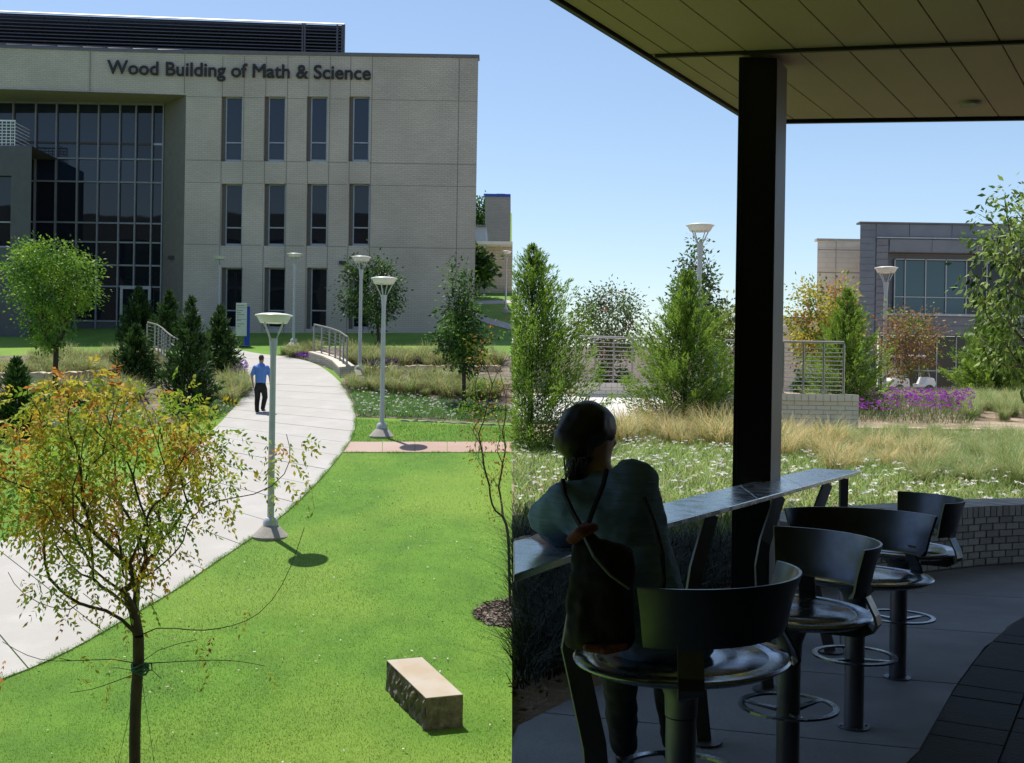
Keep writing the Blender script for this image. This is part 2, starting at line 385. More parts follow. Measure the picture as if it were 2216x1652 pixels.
def flesh(name, nodes, edges, m_, parent=None, voxel=.012, it=8, extra=(), folds=0):
    """one continuous remeshed surface through rounded limbs; nodes (pos, r | (rx, ry) | (rx, ry, rz))"""
    bm = bmesh.new()
    def r3(r): return (r, r, r) if not hasattr(r, '__len__') else (r[0], r[1], (r[0] + r[1]) * .42 if len(r) == 2 else r[2])
    def ball(p, r):
        g = bmesh.ops.create_icosphere(bm, subdivisions=2, radius=1.0); M_ = Matrix.Diagonal((*r, 1)); bmesh.ops.transform(bm, matrix=M_, verts=g['verts']); bmesh.ops.translate(bm, vec=p, verts=g['verts'])
    for i, j in edges:
        a, b = Vector(nodes[i][0]), Vector(nodes[j][0]); ra, rb = r3(nodes[i][1]), r3(nodes[j][1]); L = (b - a).length; n = max(2, int(L / (min(min(ra), min(rb)) * .45)) + 1)
        for k in range(n + 1): t = k / n; ball(a.lerp(b, t), tuple(ra[q] * (1 - t) + rb[q] * t for q in range(3)))
    for p, r in extra: ball(Vector(p), r3(r))
    me = bpy.data.meshes.new(name); bm.to_mesh(me); bm.free(); me.materials.append(m_)
    o = bpy.data.objects.new(name, me); link(o, parent)
    r_ = o.modifiers.new('remesh', 'REMESH'); r_.mode = 'VOXEL'; r_.voxel_size = voxel; r_.use_smooth_shade = True
    sm_ = o.modifiers.new('smooth', 'SMOOTH'); sm_.iterations = it; sm_.factor = .6
    if folds:
        tx = bpy.data.textures.new('folds', 'CLOUDS'); tx.noise_scale = .07; tx.noise_depth = 2; dm = o.modifiers.new('folds', 'DISPLACE'); dm.texture = tx; dm.strength = folds; dm.mid_level = .5
    return o
# ------------------------------------------------------------------ shared materials
BARK = mat('bark', (.09, .065, .045), (.04, .03, .022), 14, .9, bump=.8, stretch=(1, 1, .3))
BARKL = mat('pale_bark', (.22, .18, .14), (.13, .10, .08), 14, .9, bump=.5, stretch=(1, 1, .3))
BRICK = brickmat('tan_brick', (.56, .50, .43), (.51, .455, .385), (.42, .375, .32), .30, .095, .013)
BRICK2 = brickmat('tan_brick_far', (.50, .44, .36), (.44, .39, .32), (.36, .32, .27), .6, .2, .02)
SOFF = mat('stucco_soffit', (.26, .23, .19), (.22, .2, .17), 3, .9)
LOUV = mat('louver_metal', (.105, .10, .11), (.08, .078, .085), 3, .45, metal=.3)
COPE = mat('coping_metal', (.17, .165, .165), (.14, .135, .135), 2, .5, metal=.3)
ALU = mat('aluminium_frame', (.42, .44, .46), (.34, .36, .38), 5, .4, metal=.5)
GLASS = glassmat('dark_glass', (.008, .011, .018), .02, 1.55, .12)
GLASSB = glassmat('blue_dark_glass', (.012, .02, .038), .03, 1.6, .1)
LAMPW = mat('lamp_paint', (.50, .53, .55), (.44, .47, .49), 6, .4, spec=.5)
LAMPD = mat('lamp_lid', (.72, .74, .74), (.66, .68, .68), 6, .35)
CONC = mat('path_concrete', (.42, .405, .38), (.36, .35, .328), 1.6, .9, bump=.25, bscale=30, c3=(.37, .355, .33), scale3=.9)
CONCF = mat('footing_concrete', (.36, .335, .30), (.28, .26, .23), 10, .92, bump=.5)
PINK = mat('pink_concrete', (.37, .255, .205), (.335, .235, .19), 3, .9, bump=.2, c3=(.39, .29, .245))
LAWN = mat('lawn_turf', (.125, .265, .022), (.075, .18, .014), 1.1, .95, bump=1.0, bscale=90, detail=12, c3=(.165, .275, .03), scale3=.28)
MULCH = mat('mulch', (.14, .10, .08), (.06, .045, .036), 22, .97, bump=1.0, bscale=60, c3=(.22, .18, .15), scale3=2.2)
SAND = mat('sandstone', (.56, .43, .27), (.46, .33, .19), 5, .9, bump=.6, c3=(.62, .52, .38), scale3=1.4)
STEEL = mat('brushed_steel', (.42, .41, .39), (.34, .33, .32), 20, .38, metal=.75)
PARA = mat('parapet_brick', (.56, .50, .42), (.50, .44, .37), 7, .85, bump=.4)
BLUE = mat('blue_paint', (.015, .07, .42), (.012, .06, .38), 4, .4)
WHITEP = mat('sign_panel', (.56, .60, .54), (.52, .56, .50), 3, .5)
DARKM = mat('dark_metal', (.03, .03, .035), (.022, .022, .026), 5, .5)

# ------------------------------------------------------------------ THE LAWN SIDE: ground
def sheet_left(name, poly_px, lift, m_, kind='structure', label=None):
    pts = []
    for i in range(len(poly_px)):
        a, b = poly_px[i], poly_px[(i + 1) % len(poly_px)]
        pts.append(GL(*a))
    mb = MB(); mb.add([(p.x, p.y, zl(p.x, p.y) + lift) for p in pts], [tuple(range(len(pts)))])
    o = mb.build(name, m_); me = o.data
    bm = bmesh.new(); bm.from_mesh(me); bmesh.ops.triangulate(bm, faces=bm.faces[:])
    for f in bm.faces:
        if f.normal.z < 0: f.normal_flip()
    bm.to_mesh(me); bm.free(); tag(o, label, None, None, kind); return o
ys = np.concatenate([np.arange(-60, 12, 4), np.arange(12, 60, 1.5), np.arange(60, 200, 10), [240, 300, 400]]); V = []; Q = []
nx = 24
for y in ys:
    zs_ = SA + SY * y; xe = -(zs_ - HC) * math.tan(ROLL) / (1 + SX * math.tan(ROLL)); x0 = -40 - abs(y) * .8
    for k in range(nx):
        x = x0 + (xe - x0) * (k / (nx - 1)) ** .5; V.append((x, y, zl(x, y) - .004 * math.sin(x * 1.3) * (1 if k < nx - 1 else 0)))
for j in range(len(ys) - 1):
    for k in range(nx - 1): a = j * nx + k; Q.append((a, a + 1, a + nx + 1, a + nx))
lawn = npobj('lawn_ground', V, Q, LAWN); tag(lawn, kind='structure')
# terrace wall between the sloping lawn and the garden terrace
yy = np.concatenate([np.arange(-50, 60, 2.0), [80, 120, 200, 300, 400]]); V = []; Q = []
for y in yy:
    zL = SA + SY * y; z0 = min(zL, zr(y)) - .3; z1 = max(zL + SX * seam(zL), zr(y))
    V += [(seam(z0), y, z0), (seam(z1), y, z1)]
for j in range(len(yy) - 1): Q.append((2 * j, 2 * j + 2, 2 * j + 3, 2 * j + 1))
rw = npobj('retaining_wall', V, Q, BRICK); tag(rw, kind='structure')

# path: concrete slabs between the two edges
def resamp(pts, n):
    P = np.array([[p.x, p.y] for p in pts]); 
    for _ in range(2):     # corner cutting
        q = [P[0]]
        for i in range(len(P) - 1): q += [P[i] * .75 + P[i + 1] * .25, P[i] * .25 + P[i + 1] * .75]
        q.append(P[-1]); P = np.array(q)
    d = np.concatenate([[0], np.cumsum(np.linalg.norm(np.diff(P, axis=0), axis=1))]); t = np.linspace(0, d[-1], n)
    return np.stack([np.interp(t, d, P[:, 0]), np.interp(t, d, P[:, 1])], 1)
LE = [GL(*p) for p in [(497, 752), (512, 775), (532, 800), (540, 835), (525, 865), (500, 890), (470, 925), (400, 978), (330, 1022), (220, 1075), (60, 1150), (-80, 1205), (-400, 1330)]]
RE = [GL(*p) for p in [(512, 757), (560, 767), (610, 772), (668, 782), (705, 800), (738, 830), (760, 862), (772, 905), (765, 945), (745, 975), (700, 1032), (620, 1112), (540, 1170), (470, 1215), (380, 1280), (290, 1330), (180, 1395), (90, 1440), (0, 1473), (-160, 1540), (-420, 1640)]]
NS = 26; a_ = resamp(LE, NS * 4 + 1); b_ = resamp(RE, NS * 4 + 1)
path = empty('concrete_path', (0, 0, 0), kind='structure')
g = .012
for k in range(NS):
    A = a_[k * 4:k * 4 + 5].copy(); B = b_[k * 4:k * 4 + 5].copy()
    dA = unit(A[-1] - A[0]); dB = unit(B[-1] - B[0]); A[0] += dA * g; A[-1] -= dA * g; B[0] += dB * g; B[-1] -= dB * g
    poly = [tuple(p) for p in A] + [tuple(p) for p in B[::-1]]
    MB().prism(poly, lambda x, y: zl(x, y) - .1, lambda x, y, e=rng.normal() * .002: zl(x, y) + .022 + e).build('slab', CONC, path)
kerbpath = empty('pink_side_path', (0, 0, 0), kind='structure')
e0 = [(758, 957), (742, 980)]; n_ = 5
for k in range(n_):
    xs0 = 758 + (1109 - 758) * k / n_; xs1 = 758 + (1109 - 758) * (k + 1) / n_ - 1.2
    q = [GL(xs0 - (16 if k == 0 else 0) * 1.0, 980), GL(xs1, 980), GL(xs1, 957), GL(xs0, 957)]
    MB().prism([(p.x, p.y) for p in q], lambda x, y: zl(x, y) - .1, lambda x, y: zl(x, y) + .014).build('slab', PINK, kerbpath)
far_paths = empty('upper_walk', (0, 0, 0), kind='structure')
for poly in ([(1020, 652), (1109, 651), (1109, 657), (1020, 660)], [(1018, 672), (1060, 690), (1109, 703), (1109, 716), (1050, 700), (1018, 684)]):
    MB().prism([(GL(*p).x, GL(*p).y) for p in poly][::-1], lambda x, y: zl(x, y) - .1, lambda x, y: zl(x, y) + .03).build('slab', CONC, far_paths)
BEDR = [(738, 826), (775, 796), (960, 788), (1112, 786), (1112, 915), (960, 912), (870, 906), (772, 903), (762, 868)]
BEDR2 = [(600, 772), (625, 756), (700, 752), (930, 762), (1112, 770), (1112, 788), (775, 794), (740, 800), (700, 795), (668, 780)]
BEDL = [(-30, 772), (290, 764), (345, 758), (375, 790), (420, 800), (508, 782), (532, 803), (538, 832), (500, 888), (470, 905), (300, 925), (-30, 935)]
for p in (BEDR, BEDR2, BEDL): sheet_left('planting_bed', p, .012, MULCH)
def mulchring(px, py, r, sx=1.0, name='mulch_ring'):
    c = GL(px, py); mb = MB(); lr = np.random.default_rng(3); n = 40; vs = [(c.x, c.y, zl(c.x, c.y) + .07)]
    for k in range(n):
        an = 2 * math.pi * k / n; q = r * (1 + lr.normal() * .05); x = c.x + q * sx * math.cos(an); y = c.y + q * math.sin(an); 
        if x > seam(zl(x, y)): x = seam(zl(x, y))
        vs.append((x, y, zl(x, y) + .016))
    mb.add(vs, [(0, k + 1, (k + 1) % n + 1) for k in range(n)]); o = mb.build(name, MULCH); tag(o, kind='structure'); 
    P = []; 
    for k in range(1300):
        an = lr.uniform(0, 6.283); q = r * math.sqrt(lr.random()); x, y = c.x + q * sx * math.cos(an), c.y + q * math.sin(an)
        if x < seam(zl(x, y)): P.append((x, y, zl(x, y) + .03 + .05 * (1 - q / r)))
    P = np.array(P); V, Q = leaves(P, lr.normal(size=(len(P), 3)) * [1, 1, .3], .09, .014); o = npobj('bark_chips', V, Q, [MULCH, mat('chip_pale', (.30, .25, .21), (.2, .16, .13), 20)], None, lr.integers(0, 2, len(Q))); tag(o, kind='stuff')
mulchring(118, 866, 1.0, 1.5); mulchring(1000, 872, .9, 1.5); mulchring(1106, 1328, .58, 1.0)

# ------------------------------------------------------------------ math and science building
YF = 54.0
bld = empty('brick_building', (0, 0, 0), 'tan brick hall with lettering along its top and a tall dark glass entrance', 'building')
def X(px, Y=YF, py=450): return W(px, py, Y).x
def Z(py, Y=YF, px=600): return W(px, py, Y).z
zb = zl(-15, YF) - .6
cols = [(486, 523), (579, 616), (671, 707), (762.5, 798.5)]
rows = [(211, 348.5, 307.5), (400, 531, 492), (581.5, 711, 672)]
xr = X(1030, py=450); x398 = X(399)
holes = []; wins = []
for (c0, c1) in cols:
    for (t, b, mu) in rows:
        cxm = (c0 + c1) / 2; x0 = W(c0 - 8, (t + b) / 2, YF).x; x1 = W(c1 + 1, (t + b) / 2, YF).x; z1 = W(cxm, t - 2, YF).z; z0 = W(cxm, b + 1.5, YF).z
        holes.append((x0, x1, z0, z1)); wins.append((W(c0, (t + b) / 2, YF).x, W(c1, (t + b) / 2, YF).x, z0, z1, W(cxm, mu, YF).z, x0))
ztop = W(890, 123, YF).z
wall = holes_wall(x398, xr, zb, ztop, holes, YF, .42)
xrb = xr * 74 / 54 - .3
wall.add([(xr, YF, zb), (xrb, YF + 20, zb), (xrb, YF + 20, ztop), (xr, YF, ztop)], [(0, 1, 2, 3)])
wall.build('wall', BRICK, bld)
# curved upper band over the entrance, nearer at its left end
zt0 = W(0, 95, 53.2).z; zbot = W(398, 206, YF).z
N = 10; V = []; Q = []
def band_y(t): return 53.2 + .8 * (1 - (1 - t) ** 1.6)
xL = X(-160, 53.2)
for k in range(N + 1):
    t = k / N; x = xL + (x398 - xL) * t; y = band_y(t) if t < 1 else YF
    V += [(x, y, zbot), (x, y, ztop + .02 * (1 - t)), (x, y + 1.2, zbot), (x, y + 1.2, ztop)]
for k in range(N):
    a = 4 * k; b = a + 4; Q += [(a, b, b + 1, a + 1)]
npobj('wall', V, Q, BRICK, bld)
YG = 55.8
# soffit of the recess, splayed side wall, back wall
xsp = W(352, 400, YG).x
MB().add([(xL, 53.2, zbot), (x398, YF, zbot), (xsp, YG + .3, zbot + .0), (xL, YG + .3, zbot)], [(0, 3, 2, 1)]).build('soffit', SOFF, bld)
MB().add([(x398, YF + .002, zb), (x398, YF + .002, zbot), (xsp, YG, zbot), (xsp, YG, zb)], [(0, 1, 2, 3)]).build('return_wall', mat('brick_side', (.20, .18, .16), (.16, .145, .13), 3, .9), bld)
cop = MB(); cop.box((x398 - .2, YF - .05, ztop - .02), (xr + .05, YF + .5, ztop + .14)); cop.build('coping', COPE, bld)
V = []; Q = []
for k in range(N + 1):
    t = k / N; x = xL + (x398 - .2 - xL) * t; y = band_y(t) - .05; V += [(x, y, ztop - .02), (x, y, ztop + .16), (x, y + 1.2, ztop + .16)]
for k in range(N): a = 3 * k; Q += [(a, a + 3, a + 4, a + 1), (a + 1, a + 4, a + 5, a + 2)]
npobj('coping', V, Q, COPE, bld)
MB().add([(xL, 54, ztop - .1), (xr, YF + .1, ztop - .1), (xrb - .1, 75, ztop - .1), (xL, 75, ztop - .1)], [(0, 1, 2, 3)]).build('roof', COPE, bld)
# movement joints
SEAL = mat('sealant', (.26, .235, .20))
for px, y0, y1 in [(195, 100, 200), (399, 122, 206), (478, 122, 720), (525, 122, 720), (572, 122, 720), (619, 122, 720), (665, 122, 720), (711, 122, 720), (755, 122, 720), (802, 122, 720), (990, 125, 720)]:
    x = W(px, 400, YF).x; mid = [(h[2], h[3]) for h in holes if h[0] - .02 < x < h[1] + .02]
    z1 = W(px, y0, YF).z if px != 399 else ztop; z0 = max(W(px, y1, YF).z, zb); y = YF if px > 399 else 53.75
    cuts = [z0] + [v for h in sorted(mid) for v in h] + [min(z1, ztop - .03)]
    for q in range(0, len(cuts) - 1, 2):
        if cuts[q + 1] > cuts[q]: bxo('movement_joint', (x - .018, y - .006, cuts[q]), (x + .018, y + .02, cuts[q + 1]), SEAL, bld)
for py in (213.5, 350.5, 398.5, 532.5):
    z = W(650, py, YF).z
    segs = [x398 + .02, *sorted([v for c in range(4) for v in (holes[c * 3][0], holes[c * 3][1])]), xr]
    for q in range(0, len(segs), 2): bxo('movement_joint', (segs[q] + .02, YF - .005, z - .014), (segs[q + 1] - .02, YF + .02, z + .014), SEAL, bld)
for i, (x0, x1, z0, z1, zm, xh) in enumerate(wins):
    w = bxo('window', (x0, YF + .27, z0 + .001), (x1 + .001, YF + .33, z1 - .001), [GLASS, GLASSB][1 if i % 3 == 0 else 0], bld)
    f = MB(); q = .055
    for a, b in (((x0, YF + .2, z0 + .002), (x0 + q, YF + .34, z1 - .002)), ((x1 - q, YF + .2, z0 + .002), (x1 - .001, YF + .34, z1 - .002)), ((x0 + q, YF + .2, z1 - q), (x1 - q, YF + .34, z1 - .002)), ((x0 + q, YF + .2, zm - .03), (x1 - q, YF + .34, zm + .03)), ((x0 + q, YF + .18, z0 + .003), (x1 - q, YF + .34, z0 + .13))): f.box(a, b)
    f.build('frame', ALU, w)
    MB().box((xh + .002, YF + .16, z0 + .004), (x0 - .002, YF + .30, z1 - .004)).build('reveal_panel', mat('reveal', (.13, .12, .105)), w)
# louvred plant screen on the roof
nl = 9
for k in range(nl):
    V = []; Q = []; M = 16
    for j in range(M + 1):
        t = j / M; px = -60 + (745 + 60) * t; Y = 54.9 + 1.2 * t ** .8; yt = 22.5 + (53 - 22.5) * (t ** .93) + 2; yb = 93 + (119 - 93) * t ** .93
        z1 = W(px, yt + (yb - yt) * (k + .0) / nl, Y).z; z0 = W(px, yt + (yb - yt) * (k + .86) / nl, Y).z; x = W(px, 60, Y).x
        V += [(x, Y, z0), (x, Y - .12 * 0 + .0, z0 + (z1 - z0) * .35), (x, Y + .32, z1), (x, Y + .36, z1), (x, Y + .04, z0)]
    for j in range(M):
        for q in range(4): a = 5 * j + q; Q.append((a, a + 5, a + 6, a + 1))
    npobj('louver', V, Q, LOUV, bld)
for px in (655, 660, 730, 741, 745, 560, 470, 375, 280, 185, 90):
    t = (px + 60) / 805; Y = 54.9 + 1.2 * t ** .8; w_ = .08 if px > 650 else .03; off = -.03 if px > 650 else .34
    yt = 22 + 31 * t ** .93; yb = 95 + 26 * t ** .93; x = W(px, 60, Y).x
    bxo('screen_post', (x - w_ / 2, Y + off, W(px, yb, Y).z), (x + w_ / 2, Y + off + .1, W(px, yt, Y).z), LOUV, bld)
V = []; Q = []
for j in range(17):
    t = j / 16; px = -60 + 805 * t; Y = 55.6 + 1.0 * t ** .8; yt = 22.5 + 30.5 * t ** .93; x = W(px, 60, Y).x; V += [(x, Y, W(px, 121, Y).z), (x, Y, W(px, yt + 3, Y).z)]
for j in range(16): a = 2 * j; Q.append((a, a + 2, a + 3, a + 1))
npobj('screen_backing', V, Q, mat('screen_dark', (.025, .025, .03)), bld)
V = []; Q = []
for j in range(17):
    t = j / 16; px = -60 + 805 * t; Y = 54.85 + 1.2 * t ** .8; yt = 22.5 + 30.5 * t ** .93; x = W(px, 60, Y).x; z = W(px, yt, Y).z; V += [(x, Y, z), (x, Y + .05, z + .07), (x, Y + .1, z)]
for j in range(16): a = 3 * j; Q += [(a, a + 3, a + 4, a + 1), (a + 1, a + 4, a + 5, a + 2)]
npobj('top_rail', V, Q, COPE, bld)
# curtain wall
MUL = mat('mullion_grey', (.27, .28, .30), (.22, .23, .25), 5, .5, metal=.3)
gx = [-100, -50, -10, 27, 76, 121, 167, 212, 258, 293, 328.5, 352]; gz = [226, 346.5, 396.5, 485, 526.5, 576, 622, 697]
gxs = [W(p, 450, YG).x for p in gx]; gzs = [W(340, p, YG).z for p in gz]; gzs[0] = zbot
for i in range(len(gxs) - 1):
    for j in range(len(gzs) - 1):
        bxo('pane', (gxs[i] + .004, YG, gzs[j + 1] + .004), (gxs[i + 1] - .004, YG + .04, gzs[j] - .004), GLASSB if j < 2 and i < 9 else GLASS, bld)
for i, x in enumerate(gxs): bxo('mullion', (x - .035, YG - .13, zb), (x + .035, YG - .002, zbot - .003), MUL, bld)
for j, z in enumerate(gzs):
    for i in range(len(gxs) - 1):
        bxo('transom', (gxs[i] + .037, YG - .09, z - (.10 if j == 0 else .04)), (gxs[i + 1] - .037, YG - .004, z + (-.002 if j == 0 else .04)), MUL, bld)
zq = W(340, 313, YG).z
for i in range(3, len(gxs) - 1): bxo('floor_edge', (gxs[i] + .052, YG - .05, zq - .05), (gxs[i + 1] - .052, YG - .003, zq + .05), mat('bronze_rail', (.07, .06, .055)) if i < 10 else ALU, bld)
bxo('plinth', (xL, YG - .02, zb), (xsp, YG + .3, gzs[-1] - .05), mat('plinth', (.10, .10, .105)), bld)
# entrance door
dx0, dx1 = W(263, 660, YG).x, W(329, 660, YG).x; dz1 = W(300, 620, YG).z; dz0 = gzs[-1] - .25
d = bxo('door', (dx0 + .1, YG - .2, dz0), (dx1 - .1, YG - .16, dz1 - .1), GLASS, bld)
f = MB()
for a, b in (((dx0, YG - .24, dz0), (dx0 + .13, YG - .135, dz1)), ((dx1 - .13, YG - .24, dz0), (dx1, YG - .135, dz1)), ((dx0 + .13, YG - .24, dz1 - .16), (dx1 - .13, YG - .135, dz1)), (((dx0 + dx1) / 2 - .05, YG - .23, dz0), ((dx0 + dx1) / 2 + .05, YG - .15, dz1 - .16))): f.box(a, b)
f.build('frame', ALU, d)
bxo('handle', ((dx0 + dx1) / 2 - .14, YG - .3, dz0 + .9), ((dx0 + dx1) / 2 - .1, YG - .235, dz0 + 1.5), STEEL, d)
# interior seen through the glazing would be dark; a lit-side column and floor stand behind
# projecting grey block at the left edge with its balcony
YP = 52.6
xp = W(66, 500, YP).x; xp0 = W(-140, 500, YP).x; zp1 = W(30, 316, YP).z
w0, w1 = W(-60, 470, YP).x, W(23, 470, YP).x; wz0, wz1 = W(10, 536, YP).z, W(10, 380, YP).z
mb = holes_wall(xp0, xp, zb, zp1, [(w0, w1, wz0, wz1)], YP, .3); xpb = xp * YG / YP - .05; mb.add([(xp, YP, zb), (xpb, YG - .2, zb), (xpb, YG - .2, zp1), (xp, YP, zp1)], [(0, 1, 2, 3)])
mb.add([(xp0, YP, zp1), (xp, YP, zp1), (xp, YG, zp1), (xp0, YG, zp1)], [(0, 1, 2, 3)])
mb.build('entry_block', mat('grey_render', (.115, .115, .125), (.095, .095, .105), 3, .8), bld)
w = bxo('window', (w0 + .001, YP + .22, wz0 + .001), (w1 - .001, YP + .28, wz1 - .001), GLASS, bld)
zm = W(10, 480, YP).z
MB().box((w1 - .07, YP + .15, wz0 + .002), (w1 - .002, YP + .29, wz1 - .002)).box((w0 + .01, YP + .15, wz0 + .003), (w1 - .07, YP + .29, wz0 + .09)).box((w0 + .01, YP + .15, zm - .03), (w1 - .07, YP + .29, zm + .03)).build('frame', ALU, w)
rz1 = W(15, 262, YP).z; rx1 = W(31, 290, YP).x
rl = MB(); 
for k in range(9): z = zp1 + (rz1 - zp1) * k / 8; rl.box((xp0, YP + .1, z + .0), (rx1, YP + .13, z + (.035 if k < 8 else .07)))
for k in range(14):
    x = rx1 - k * .2; rl.box((x - .03, YP + .065, zp1), (x, YP + .098, rz1))
for k in range(7): z = zp1 + (rz1 - zp1) * (k + .5) / 7; rl.box((rx1 + .002, YP + .1, z), (rx1 + .03, YP + 1.6, z + .03))
rl.build('balcony_railing', mat('white_metal', (.8, .8, .8), (.75, .75, .75), 4, .4), bld)
# two black wall lights
for px, py, Y in ((742, 569.5, YF), (372, 558, 54.9)):
    p = W(px, py, Y); MB().box((p.x - .17, p.y - .16, p.z - .09), (p.x + .17, p.y, p.z + .08)).build('wall_light', DARKM, bld, bevel=.02)

# raised letters
sign = empty('building_lettering', (0, 0, 0), 'dark raised letters reading Wood Building of Math & Science high on brick wall', 'sign')
TXT = 'Wood Building of Math & Science'
def textw(s, off=0.0):
    c = bpy.data.curves.new('t', 'FONT'); c.body = s; c.size = 1; o = bpy.data.objects.new('t', c); scene.collection.objects.link(o)
    bpy.context.view_layer.update(); b = [v[0] for v in o.bound_box]; w = max(b); bpy.data.objects.remove(o); bpy.data.curves.remove(c); return w
tot = textw(TXT); p0 = W(236, 162, YF); p1 = W(802, 173.5, YF)
adv = []
for i in range(len(TXT)):
    if TXT[i] == ' ': adv.append(None); continue
    adv.append(textw(TXT[:i + 1]) - textw(TXT[i]))
sc_ = (p1.x - p0.x) / tot; LET = mat('letter_paint', (.018, .017, .019), (.014, .013, .015), 5, .5)
caph = (W(250, 133.5, YF).z - W(250, 162.5, YF).z); ysc = caph / .70
for i, ch in enumerate(TXT):
    if adv[i] is None: continue
    c = bpy.data.curves.new('letter', 'FONT'); c.body = ch; c.size = 1; c.extrude = .012; c.bevel_depth = .019; c.bevel_resolution = 0; c.materials.append(LET)
    t = adv[i] / tot; x = p0.x + adv[i] * sc_; yv = YF - .08
    if x < x398: yv = band_y((x - xL) / (x398 - xL)) - .09
    o = bpy.data.objects.new('letter', c); scene.collection.objects.link(o); bpy.context.view_layer.update()
    me = bpy.data.meshes.new_from_object(o); bpy.data.objects.remove(o); bpy.data.curves.remove(c)
    me.name = 'letter'; q = bpy.data.objects.new('letter', me); q.location = (x, yv, p0.z + (p1.z - p0.z) * t); q.rotation_euler = (R(90), 0, 0); q.scale = (sc_, ysc, 1); link(q, sign)

# buildings beyond, at the right edge of the lawn side
b2 = empty('brick_building', (0, 0, 0), 'far grey-tan block with a blue roof edge, right of the brick hall', 'building')
Yb = 92
x0 = W(1049, 500, Yb).x; x1 = seam(17) - .12; z0 = zl(x0, Yb) - 6; z1 = W(1075, 426, Yb).z
MB().box((x0, Yb, z0), (x1, Yb + 12, z1)).build('wall', brickmat('grey_brick_far', (.33, .31, .30), (.29, .27, .26), (.25, .235, .23), .4, .13, .02), b2)
MB().box((x0 - .1, Yb - .1, z1 + .003), (x1, Yb + 12, z1 + .22)).build('roof_edge', BLUE, b2)
bxo('roof_vent', (x0 + .9, Yb + 2, z1 + .224), (x0 + 1.6, Yb + 2.5, z1 + .6), DARKM, b2)
b3 = empty('low_building', (0, 0, 0), 'low tan wing with a thin white canopy edge, beside the brick hall', 'building')
Yc = 76
x0 = W(1022, 600, Yc).x; z1 = W(1060, 534, Yc).z; z0 = zl(x0, Yc) - .6
MB().box((x0, Yc, z0), (seam(8) - .01, Yc + 6, z1)).build('wall', BRICK2, b3)
MB().box((x0 - .4, Yc - 1.3, z1 + .004), (seam(8) - .01, Yc + 6.2, z1 + .2)).build('canopy_edge', LAMPD, b3)
bxo('pier', (W(1048, 500, Yc).x, Yc - 1.0, z0), (W(1053, 500, Yc).x, Yc - .8, z1), ALU, b3)
b4 = empty('storage_shed', (0, 0, 0), 'pale blue-grey low shed roof glimpsed beyond the brick hall corner', 'building')
Yd = 84; x0 = W(1026, 560, Yd).x; MB().box((x0, Yd, zl(x0, Yd) - 1), (W(1052, 500, Yd).x, Yd + 6, W(1040, 492, Yd).z)).build('wall', mat('shed_metal', (.34, .38, .46), (.3, .34, .42), 2), b4)
MB().box((x0 - .2, Yd - .3, W(1040, 492, Yd).z + .003), (W(1052, 500, Yd).x, Yd + 6.3, W(1040, 489, Yd).z + .03)).build('roof', COPE, b4)

# ------------------------------------------------------------------ lamps
def make_lamp(name='street_lamp'):
    r = empty(name, (0, 0, 0))
    MB().lathe([(.36, -.25), (.36, 0), (.17, .20), (.17, .205)], 20).build('footing', CONCF, r, True, ang=30)
    MB().lathe([(.15, .207), (.15, .30), (.11, .36), (.065, .37)], 20).build('collar', LAMPW, r, True, ang=40)
    MB().lathe([(.068, .36), (.058, 3.55), (.085, 3.86), (.088, 3.9), (.02, 3.9)], 16).build('pole', LAMPW, r, True)
    for k in range(4):
        a = math.pi / 4 + k * math.pi / 2 + .25; c, s = math.cos(a), math.sin(a)
        MB().tube([(.07 * c, .07 * s, 3.85), (.14 * c, .14 * s, 4.0), (.26 * c, .26 * s, 4.22)], [.018, .016, .016], 6).build('strut', LAMPW, r, True)
    MB().lathe([(.0, 4.205), (.255, 4.205), (.27, 4.215), (.335, 4.335), (.34, 4.35), (.33, 4.352)], 32).build('lamp_head', LAMPD, r, True, ang=30)
    MB().lathe([(.365, 4.346), (.372, 4.356), (.36, 4.368), (.25, 4.392), (.12, 4.405), (0, 4.41)], 32).build('lid', LAMPD, r, True, ang=60)
    return r
LAMP = make_lamp(); LT = subtree(LAMP); first = [True]
def lamp(loc, s, label):
    if first[0]:
        first[0] = False; LAMP.location = loc; LAMP.scale = (s,) * 3; LAMP['label'] = label; o = LAMP
    else: o = dup(LAMP, loc, random.random(), s, label, tree=LT)
    o['category'] = 'street lamp'; o['group'] = 'disc-topped lamps along the paths'
for (bx, by, ty, lab) in [(585, 1160, 677, 'tall pale lamp with a disc head nearest the lawn, beside the path edge'),
                          (826, 944, 599, 'pale disc lamp on the grass just above the pink side path'),
                          (778, 812, 554, 'pale disc lamp rising behind the near end of the right bridge parapet'),
                          (635, 750, 548, 'pale disc lamp between the white directory sign and the railing'),
                          (473, 728, 554, 'far pale disc lamp close to the brick wall left of the first ground-floor window'),
                          (1094, 676, 543, 'small pale disc lamp by the upper walk in front of the low tan wing'),
                          ]:
    p = GL(bx, by); h = (W(bx, ty, p.y).z - p.z); lamp(p, h / 4.41, lab)

